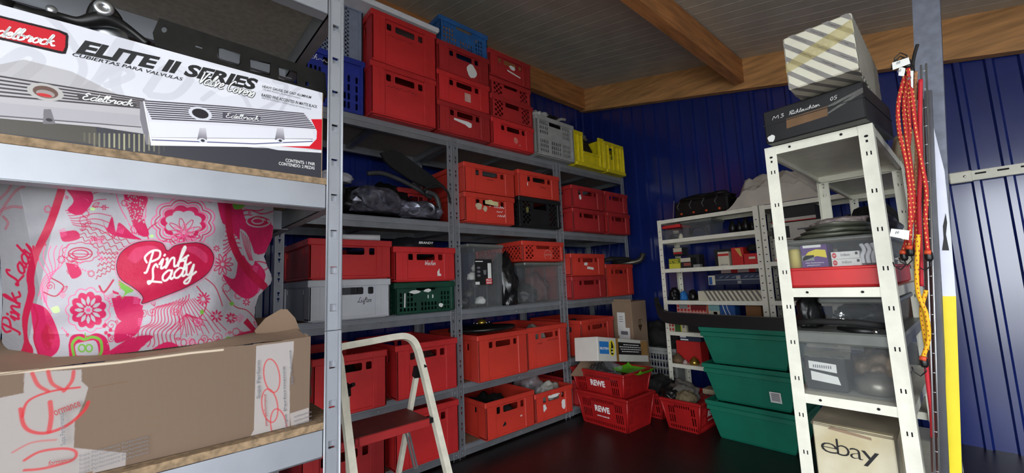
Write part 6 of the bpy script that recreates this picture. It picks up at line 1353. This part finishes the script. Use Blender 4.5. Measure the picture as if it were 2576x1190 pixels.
# level three
z = NLV[2]
r = clearbox('storage_box', 'large clear plastic box with two white labels inside, third board of the near shelf', -.455, -.180, 1.69, 2.30, z+.001, z+.205, lid=False, rib=False, taper=.02)
b = MB().rbox((-.150, -.32, .165), (.150, .32, .206), .006); b.build('lid', CLEARD, r)
ib = thing('black_box', 'black box with two white paper labels inside the large clear box', 'box', (-.385, 1.79, z+.006)); MB().rbox((-.055, -.06, 0), (.06, .06, .115), .003).build('carton', BLKC, ib)
b = MB(); X = XZ(0, -.0606, 0); poly(b, X, [(-.042, .068), (.035, .060), (.035, .088), (-.042, .094)]); poly(b, X, [(-.038, .030), (.042, .022), (.036, .048), (-.038, .060)]); b.build('paper_label', PAPER, ib)
b = MB(); [poly(b, X, rrect(-.03+.006*k, .072, -.027+.006*k, .082), off=.0006) for k in range(9)]; b.build('label_print', INKG, ib)
b = MB(); b.lathe([(.055, 0), (.058, .02), (.056, .045), (.03, .05), (.028, .06)], 32); o = b.build('brake_drum', mat('dull_cast_metal', rgb(140, 136, 124), .35, .5)); o.location = (-.262, 1.80, z+.006); tag(o, 'dull round brake drum inside the large clear box', 'car part')
lump('metal_parts', (-.27, 1.92, z+.006), (.07, .10, .12), mat('brown_metal_parts', rgb(120, 100, 76), .5, .3, bump=.4), 'heap of brownish metal parts behind the drum in the large clear box', 'car part', 140, .4)
b = MB(); b.grid(lambda u, v: (-.44+.13*u, 1.725+.03*v, z+.115+.03*v+.006*noise.noise(Vector((u*8, v*6, 0)))), 16, 8); tag(b.build('glossy_film', mat('glossy_film', rgb(180, 180, 160), .12, alpha=.25, bump=.6)), 'crinkled glossy film over the black box in the large clear box', 'film')
# on its lid
zt_ = z+.209
b = MB(); b.tube([(-.46, 1.72, zt_+.02), (-.38, 1.70, zt_+.03), (-.28, 1.70, zt_+.03), (-.2, 1.71, zt_+.02)], .010, 8); tag(b.build('black_hose', BLKR), 'thick black hose lying across the large clear box lid', 'hose')
mr = thing('tool', 'black tool with a small shiny end lying on the large clear box lid', 'car part', (-.27, 1.70, zt_-.004)); b = MB(); b.tube([(-.06, .02, .012), (-.01, 0, .008), (.03, -.005, .008)], [.006, .011, .009], 10); b.build('grip', BLK, mr); b = MB(); b.tube([(.03, -.005, .008), (.045, -.006, .008)], .0075, 10); b.build('shiny_end', CHROME, mr)
r = clearbox('storage_box', 'smoky lidded plastic box on top of the large clear box', -.385, -.190, 1.80, 2.25, zt_+.002, zt_+.105, rib=False)
lump('dark_part', (-.29, 1.95, zt_+.006), (.08, .12, .08), BLK, 'black part inside the smoky lidded box', 'car part', 141); lump('shiny_part', (-.34, 1.835, zt_+.006), (.03, .02, .045), CHROME, 'small shiny part inside the smoky lidded box', 'car part', 142, .5)
lump('black_part', (-.425, 1.82, zt_), (.035, .08, .12), BLK, 'black part at the left of the smoky lidded box', 'car part', 143, .25)
# bottom: white carton with black lettering
z = NLV[3]; a = onY(2042, 1058, 1.70); e = onY(2245, 1085, 1.70)
eb = thing('lettered_carton', 'dirty white carton with large black lettering on the lowest board of the near shelf', 'carton', ((a.x+e.x)/2, 1.70, z+.001), (0, 0, 0)); W_ = e.x-a.x; H_ = a.z-z-.004
MB().rbox((-W_/2, 0, 0), (W_/2, .34, H_), .003).build('carton_body', mat('dirty_white_card', rgb(214, 208, 186), .6, var=.12, scale=5, col2=rgb(176, 160, 120)), eb)
b = MB(); b.add([(-W_/2-.004, -.004, H_-.002), (W_/2+.008, -.006, H_-.004), (W_/2+.006, .33, H_+.035), (-W_/2+.01, .33, H_+.045)], [(0, 1, 2, 3)]); b.add([(-W_/2-.004, -.004, H_-.006), (W_/2+.008, -.006, H_-.008), (W_/2+.006, .33, H_+.031), (-W_/2+.01, .33, H_+.041)], [(3, 2, 1, 0)]); b.build('lid_flap', mat('stained_grey_card', rgb(150, 138, 118), .75, var=.2, scale=8), eb)
X = XZ(0, -.0008, 0); b = MB(); p0 = onY(2066, 1128, 1.70); p1 = onY(2212, 1170, 1.70)
lx0 = p0.x-eb.location.x; lz = onY(2090, 1140, 1.70).z-eb.location.z
cap = .050
for ch, u0, u1, v0, v1 in (('e', 0, .30, 0, .64), ('b', .29, .52, 0, 1.0), ('a', .52, .74, 0, .64), ('y', .72, 1.02, -.3, .62)): txt(b, X, ch, lx0+.145*u0, lz+cap*v0, .145*(u1-u0), cap*(v1-v0), -.012 if ch != 'y' else 0, 0)
b.build('lettering', INKB, eb)
b = MB(); poly(b, X, [(-W_/2+.02, .02), (-W_/2+.035, .02), (-W_/2+.01, .10), (-W_/2+.004, .10)]); poly(b, X, [(-.02, .02), (-.0, .02), (-.05, .085), (-.06, .085)]); b.build('lower_print', INKB, eb)
b = MB(); poly(b, X, [(-.06, H_-.014), (.05, H_-.024), (.05, H_-.016), (-.05, H_-.004)]); b.build('torn_strip', CARD2, eb)
# ================================================================ CORDS, MESH, BOARD, POST, RAIL ON THE RIGHT
def cordmat(name, c1, c2):
    m = bpy.data.materials.new(name); m.use_nodes = True; nt = m.node_tree; N = nt.nodes; L = nt.links; b = N['Principled BSDF']; b.inputs['Roughness'].default_value = .7
    tc = N.new('ShaderNodeTexCoord'); wv = N.new('ShaderNodeTexWave'); wv.bands_direction = 'Z'; wv.inputs['Scale'].default_value = 26; L.new(tc.outputs['Object'], wv.inputs[0])
    w2 = N.new('ShaderNodeTexWave'); w2.bands_direction = 'X'; w2.inputs['Scale'].default_value = 48; L.new(tc.outputs['Object'], w2.inputs[0])
    mx = N.new('ShaderNodeMath'); mx.operation = 'MULTIPLY'; L.new(wv.outputs['Fac'], mx.inputs[0]); L.new(w2.outputs['Fac'], mx.inputs[1])
    rp = N.new('ShaderNodeValToRGB'); rp.color_ramp.elements[0].position = .58; rp.color_ramp.elements[1].position = .74; rp.color_ramp.elements[0].color = (*c1, 1); rp.color_ramp.elements[1].color = (*c2, 1)
    L.new(mx.outputs[0], rp.inputs[0]); L.new(rp.outputs[0], b.inputs['Base Color']); return m
REDCORD = cordmat('red_elastic_cord', rgb(180, 34, 32), rgb(222, 176, 84)); YELCORD = cordmat('yellow_elastic_cord', rgb(226, 170, 20), rgb(160, 60, 20)); PLAINR = mat('plain_red_cord', rgb(190, 28, 42), .7)
def cord(label, pts, Y, m, r=.0048, hooks=(0, 1), dy=0, grp=None):
    P = [onY(p[0], p[1], Y+dy+.004*i) for i, p in enumerate(pts)]; o = P[0].copy(); t = thing('bungee_cord', label, 'elastic cord', o, group=grp)
    b = MB(); b.tube([(Vector(p)-o) for p in smooth(P, 6)], r, 10); b.build('cord', m, t)
    for h in hooks:
        q = (P[-1] if h else P[0])-o; b = MB(); sg = -1 if h else 1
        b.lathe([(.005, 0), (.0085, .004), (.0085, .020), (.0055, .026)], 12, 0, Matrix.Translation(q) @ (Matrix.Rotation(math.pi, 4, 'X') if h else Matrix.Identity(4))); b.build('end_sleeve', BLK, t)
        b = MB(); b.tube([q+Vector((0, 0, sg*.022)), q+Vector((.002, 0, sg*.036)), q+Vector((-.010, .002, sg*.050)), q+Vector((-.022, .002, sg*.040)), q+Vector((-.024, .002, sg*.028))], .0016, 8); b.build('hook', BLK, t)
        if h: b = MB(); b.tube([q+Vector((-.006, -.006, -.002)), q+Vector((.006, -.007, -.004))], .006, 8); b.build('orange_end', mat('orange_rubber', rgb(214, 80, 40), .6), t)
    return t
cord('leftmost dotted red bungee cord hanging beside the near white shelf', [(2276, 190), (2260, 260), (2262, 330), (2282, 420), (2290, 520), (2288, 620)], 1.50, REDCORD)
cord('second dotted red bungee cord from the left, crossing the first', [(2284, 180), (2274, 260), (2280, 340), (2292, 430), (2296, 540), (2272, 632)], 1.51, REDCORD, dy=.006)
cord('third dotted red bungee cord from the left in the hanging bunch', [(2290, 184), (2284, 250), (2288, 330), (2284, 400), (2298, 480), (2306, 560), (2300, 640)], 1.52, REDCORD, dy=.014, hooks=(0,))
cord('dotted red bungee cord bowing out to the right over the wire mesh', [(2284, 172), (2294, 240), (2304, 330), (2320, 420), (2330, 480), (2328, 560), (2334, 632)], 1.49, REDCORD)
cord('plain red cord hanging straight between the dotted cords', [(2316, 200), (2314, 300), (2316, 400), (2312, 520), (2316, 640), (2318, 720)], 1.53, PLAINR, hooks=())
cord('faded pale cord hanging in the middle of the red bunch', [(2304, 180), (2302, 260), (2306, 380), (2300, 500)], 1.54, cordmat('faded_cord', rgb(150, 104, 70), rgb(190, 150, 110)), .004, hooks=())
cord('long yellow bungee cord with brown dashes hanging below the red ones', [(2310, 590), (2306, 680), (2310, 740), (2330, 790), (2336, 850), (2322, 898)], 1.49, YELCORD, hooks=(1,))
cord('second yellow bungee cord looping behind the long yellow one', [(2330, 730), (2318, 780), (2324, 830), (2332, 880)], 1.51, YELCORD, hooks=())
cord('dull red cord hanging low behind the wire mesh', [(2328, 900), (2334, 960), (2344, 1040), (2346, 1100)], 1.60, PLAINR, .005, hooks=())
def tagcard(label, pts, Y, m=PAPER):
    P = [onY(*p, Y) for p in pts]; b = MB(); o = P[0].copy(); n = len(P); b.add([(p-o) for p in P]+[(p-o+Vector((0, .0008, 0))) for p in P], [tuple(range(n)), tuple(range(2*n-1, n-1, -1))]+[(i, (i+1) % n, (i+1) % n+n, i+n) for i in range(n)]); ob = b.build('price_tag', m); ob.location = o
    t = tag(ob, label, 'tag'); c0 = sum(((p-o) for p in P), Vector())/n
    b = MB()
    for k in range(4): q = c0+Vector((.002*k-.008, -.0006, .002*(k % 2))); b.box(tuple(q), tuple(q+Vector((.0012, .0002, .006))))
    b.build('tag_print', INKG, ob); return t
tagcard('white paper tag tied across the top of the cord bunch', [(2244, 158), (2286, 144), (2290, 160), (2246, 176)], 1.47); tagcard('small white tag hanging upright in the cord bunch', [(2262, 166), (2278, 172), (2274, 192), (2260, 190)], 1.475); tagcard('narrow white tag behind the bowing red cord', [(2290, 178), (2298, 178), (2297, 222), (2292, 218)], 1.485); tagcard('white tag at the lower end of the red cords beside the shelf post', [(2242, 575), (2288, 580), (2286, 604), (2238, 594)], 1.465)
hose('black_strap', [onY(*p, 1.56) for p in ((2308, 112), (2300, 140), (2296, 170), (2304, 210), (2312, 250))], .004, BLKR, 'black strap bundle at the top of the cord bunch under the ceiling', 'strap')
def stick(name, label, cat, A_, B_, Y, w_, dpt, m):
    P, Qv = onY(*A_, Y), onY(*B_, Y); o = Qv.copy(); b = MB().bar(Vector((0, 0, 0)), P-o, w_, dpt, up=(0, 1, 0)); ob = b.build(name, m); ob.location = o; return tag(ob, label, cat)
# wire mesh panel (leans a little)
wm = thing('wire_mesh_panel', 'grey wire mesh panel the bungee cords hang on, right of the near shelf', 'wire mesh', onY(2350, 1190, 1.60)); o = Vector(wm.location); d0 = o.z
def ml(x0, x1, Y, z): P, Qv = onY(x0, 200, Y), onY(x1, 1190, Y); t = (P.z-z)/(P.z-Qv.z); return P+(Qv-P)*t
for x0, x1, Y in ((2318, 2352, 1.60), (2331, 2364, 1.60)): b = MB(); b.tube([ml(x0, x1, Y, 1.62)-o, ml(x0, x1, Y, .02)-o], .0022, 8); b.build('upright_wire', ALU, wm)
z = 1.60; k = 0
while z > .04:
    b = MB(); b.tube([ml(2318, 2352, 1.60, z)-o, ml(2331, 2364, 1.60, z)-o+Vector((0, 0, .0))], .0014, 6); b.build('cross_wire', ALU, wm); z -= .052
stick('dark_profile', 'dark grey profile bar standing between the wire mesh and the yellow board', 'profile', (2334, 230), (2378, 1190), 1.66, .016, .02, mat('dark_grey_profile', rgb(70, 70, 76), .4, .4))
stick('reddish_slat', 'dark reddish slat standing behind the wire mesh', 'slat', (2324, 250), (2358, 1190), 1.70, .024, .01, mat('dark_reddish_wood', rgb(70, 34, 30), .7))
# printed board: yellow / white / black
BDY = 1.72
o = onY(2400, 1190, BDY); bd = thing('printed_board', 'narrow leaning board printed yellow and white with a black mark, beside the grey post', 'board', o)
def bpoly(name, pts, m, off=0, th=.004): P = [onY(*p, BDY)-o for p in pts]; b = MB(); vs, fs = curve2d([[(p.x, p.z) for p in P]], th); b.add(vs, fs, 0, False, XZ(0, -off, 0)); return b.build(name, m, bd)
bot = .52
LE_ = [(2334, 262), (2340, 310), (2352, 450), (2362, 590), (2371, 745), (2378, 900), (2384, 1190)]; RE = [(2420, 1190), (2414, 1000), (2405, 745), (2393, 600), (2376, 430), (2346, 310)]
YB = mat('yellow_board_print', rgb(232, 210, 30), .55, var=.04); WBp = mat('white_board_print', rgb(214, 216, 232), .5, var=.03)
bpoly('lower_yellow_field', [(2371, 745), (2378, 900), (2384, 1190), (2392, 1500), (2428, 1500), (2420, 1190), (2414, 1000), (2405, 745)], YB); bpoly('white_field', [(2340, 310), (2352, 450), (2362, 590), (2371, 745), (2405, 745), (2393, 600), (2376, 430), (2346, 310)], WBp); bpoly('yellow_tip', [(2334, 262), (2340, 310), (2346, 310)], YB)
bpoly('black_mark', [(2379, 536), (2383, 560), (2380, 590), (2388, 630), (2370, 630), (2374, 600), (2372, 570)], INKB, .0025, .0006)
# leaning grey steel post behind
P0_, P1_ = onY(2330, 0, 1.86), onY(2357, 600, 1.86); d = (P0_-P1_); top_ = P1_+d*((2.50-P1_.z)/d.z); ft = P1_+d*((.01-P1_.z)/d.z); 
gp = thing('steel_post', 'grey zinc coated steel post standing in front of the blue wall, behind the yellow board', 'post', ft); b = MB(); b.bar(Vector((0, 0, 0)), top_-ft, .062, .06, up=(0, 1, 0)); b.build('tube', mat('mottled_zinc', rgb(112, 116, 130), .5, .35, var=.15, scale=30), gp); MB().rbox((-.06, -.05, -.01), (.06, .05, 0), .003).build('foot_plate', GALV, gp)
# slotted rail on the back wall
ra, rb2 = onY(2390, 450, 3.60), onY(2576, 427, 3.60); sl_ = (rb2.z-ra.z)/(rb2.x-ra.x); rl = thing('slotted_rail', 'white slotted steel rail fixed level across the blue wall at the right', 'rail', (ra.x, 3.60, ra.z)); Lr = 2.2
hs = [rrect(.10+k*.085, .004, .10+k*.085+.045, .014, .004, 3)[::-1] for k in range(int(Lr/.085)-2)]
vs, fs = curve2d([rrect(0, -.027, Lr, .027)]+hs, .003); MB().add(vs, fs, 0, False, XZ(0, 0, 0)).build('rail_face', WHT, rl)
MB().box((0, .006, -.024), (Lr, .007, .024)).build('rail_slot_shade', HOLE, rl)  # dark strip that paints the shade seen through the rail slots
b = MB()
for s_ in (-1, 1): b.box((0, .002, s_*.027-.0015), (Lr, .028, s_*.027+.0015))
b.build('rail_flange', WHT, rl); MB().rbox((-.004, -.008, -.033), (.09, .028, .033), .005).build('end_bracket', WHT, rl); MB().lathe([(.007, 0), (.007, .005), (.003, .006)], 6, 0, XZ(.06, -.008, 0)).build('bolt', CHROME, rl)
# things in the corner behind the near shelf
lump('beige_sack', (-.165, 2.95, 1.508), (.075, .12, .26), mat('beige_sack', rgb(170, 160, 136), .8, bump=.2), 'beige sack on top of the second white unit behind the near shelf', 'sack', 150, .15)
# ================================================================ groups for repeats
for o in list(bpy.data.objects):
    if o.parent is None and 'label' in o and 'group' not in o:
        k = o.name.split('.')[0]
        if k == 'crate': z = o.location.z; o['group'] = 'plastic crates on the ' + ('top shelf' if z > 1.95 else 'second shelf' if z > 1.4 else 'middle shelf' if z > .85 else 'fourth shelf' if z > .4 else 'bottom shelf')
        elif k == 'shelving_rack': o['group'] = 'galvanised shelving racks'
        elif k == 'metal_shelving': o['group'] = 'white steel shelving units'
        elif k == 'shopping_basket': o['group'] = 'red shopping baskets on the floor'
        elif k == 'tote': o['group'] = 'stacked teal totes'
        elif k == 'bungee_cord': o['group'] = 'elastic cords on the wire mesh'
        elif k == 'parts_box': o['group'] = 'parts boxes on the white shelving units'
        elif k == 'price_tag': o['group'] = 'tags on the elastic cords'
        elif k == 'headlight': o['group'] = 'headlights on the second shelf'
        elif k == 'folded_bag': o['group'] = 'folded bags on the red based box'
        elif k == 'spark_plug_box': o['group'] = 'spark plug boxes in the red based box'
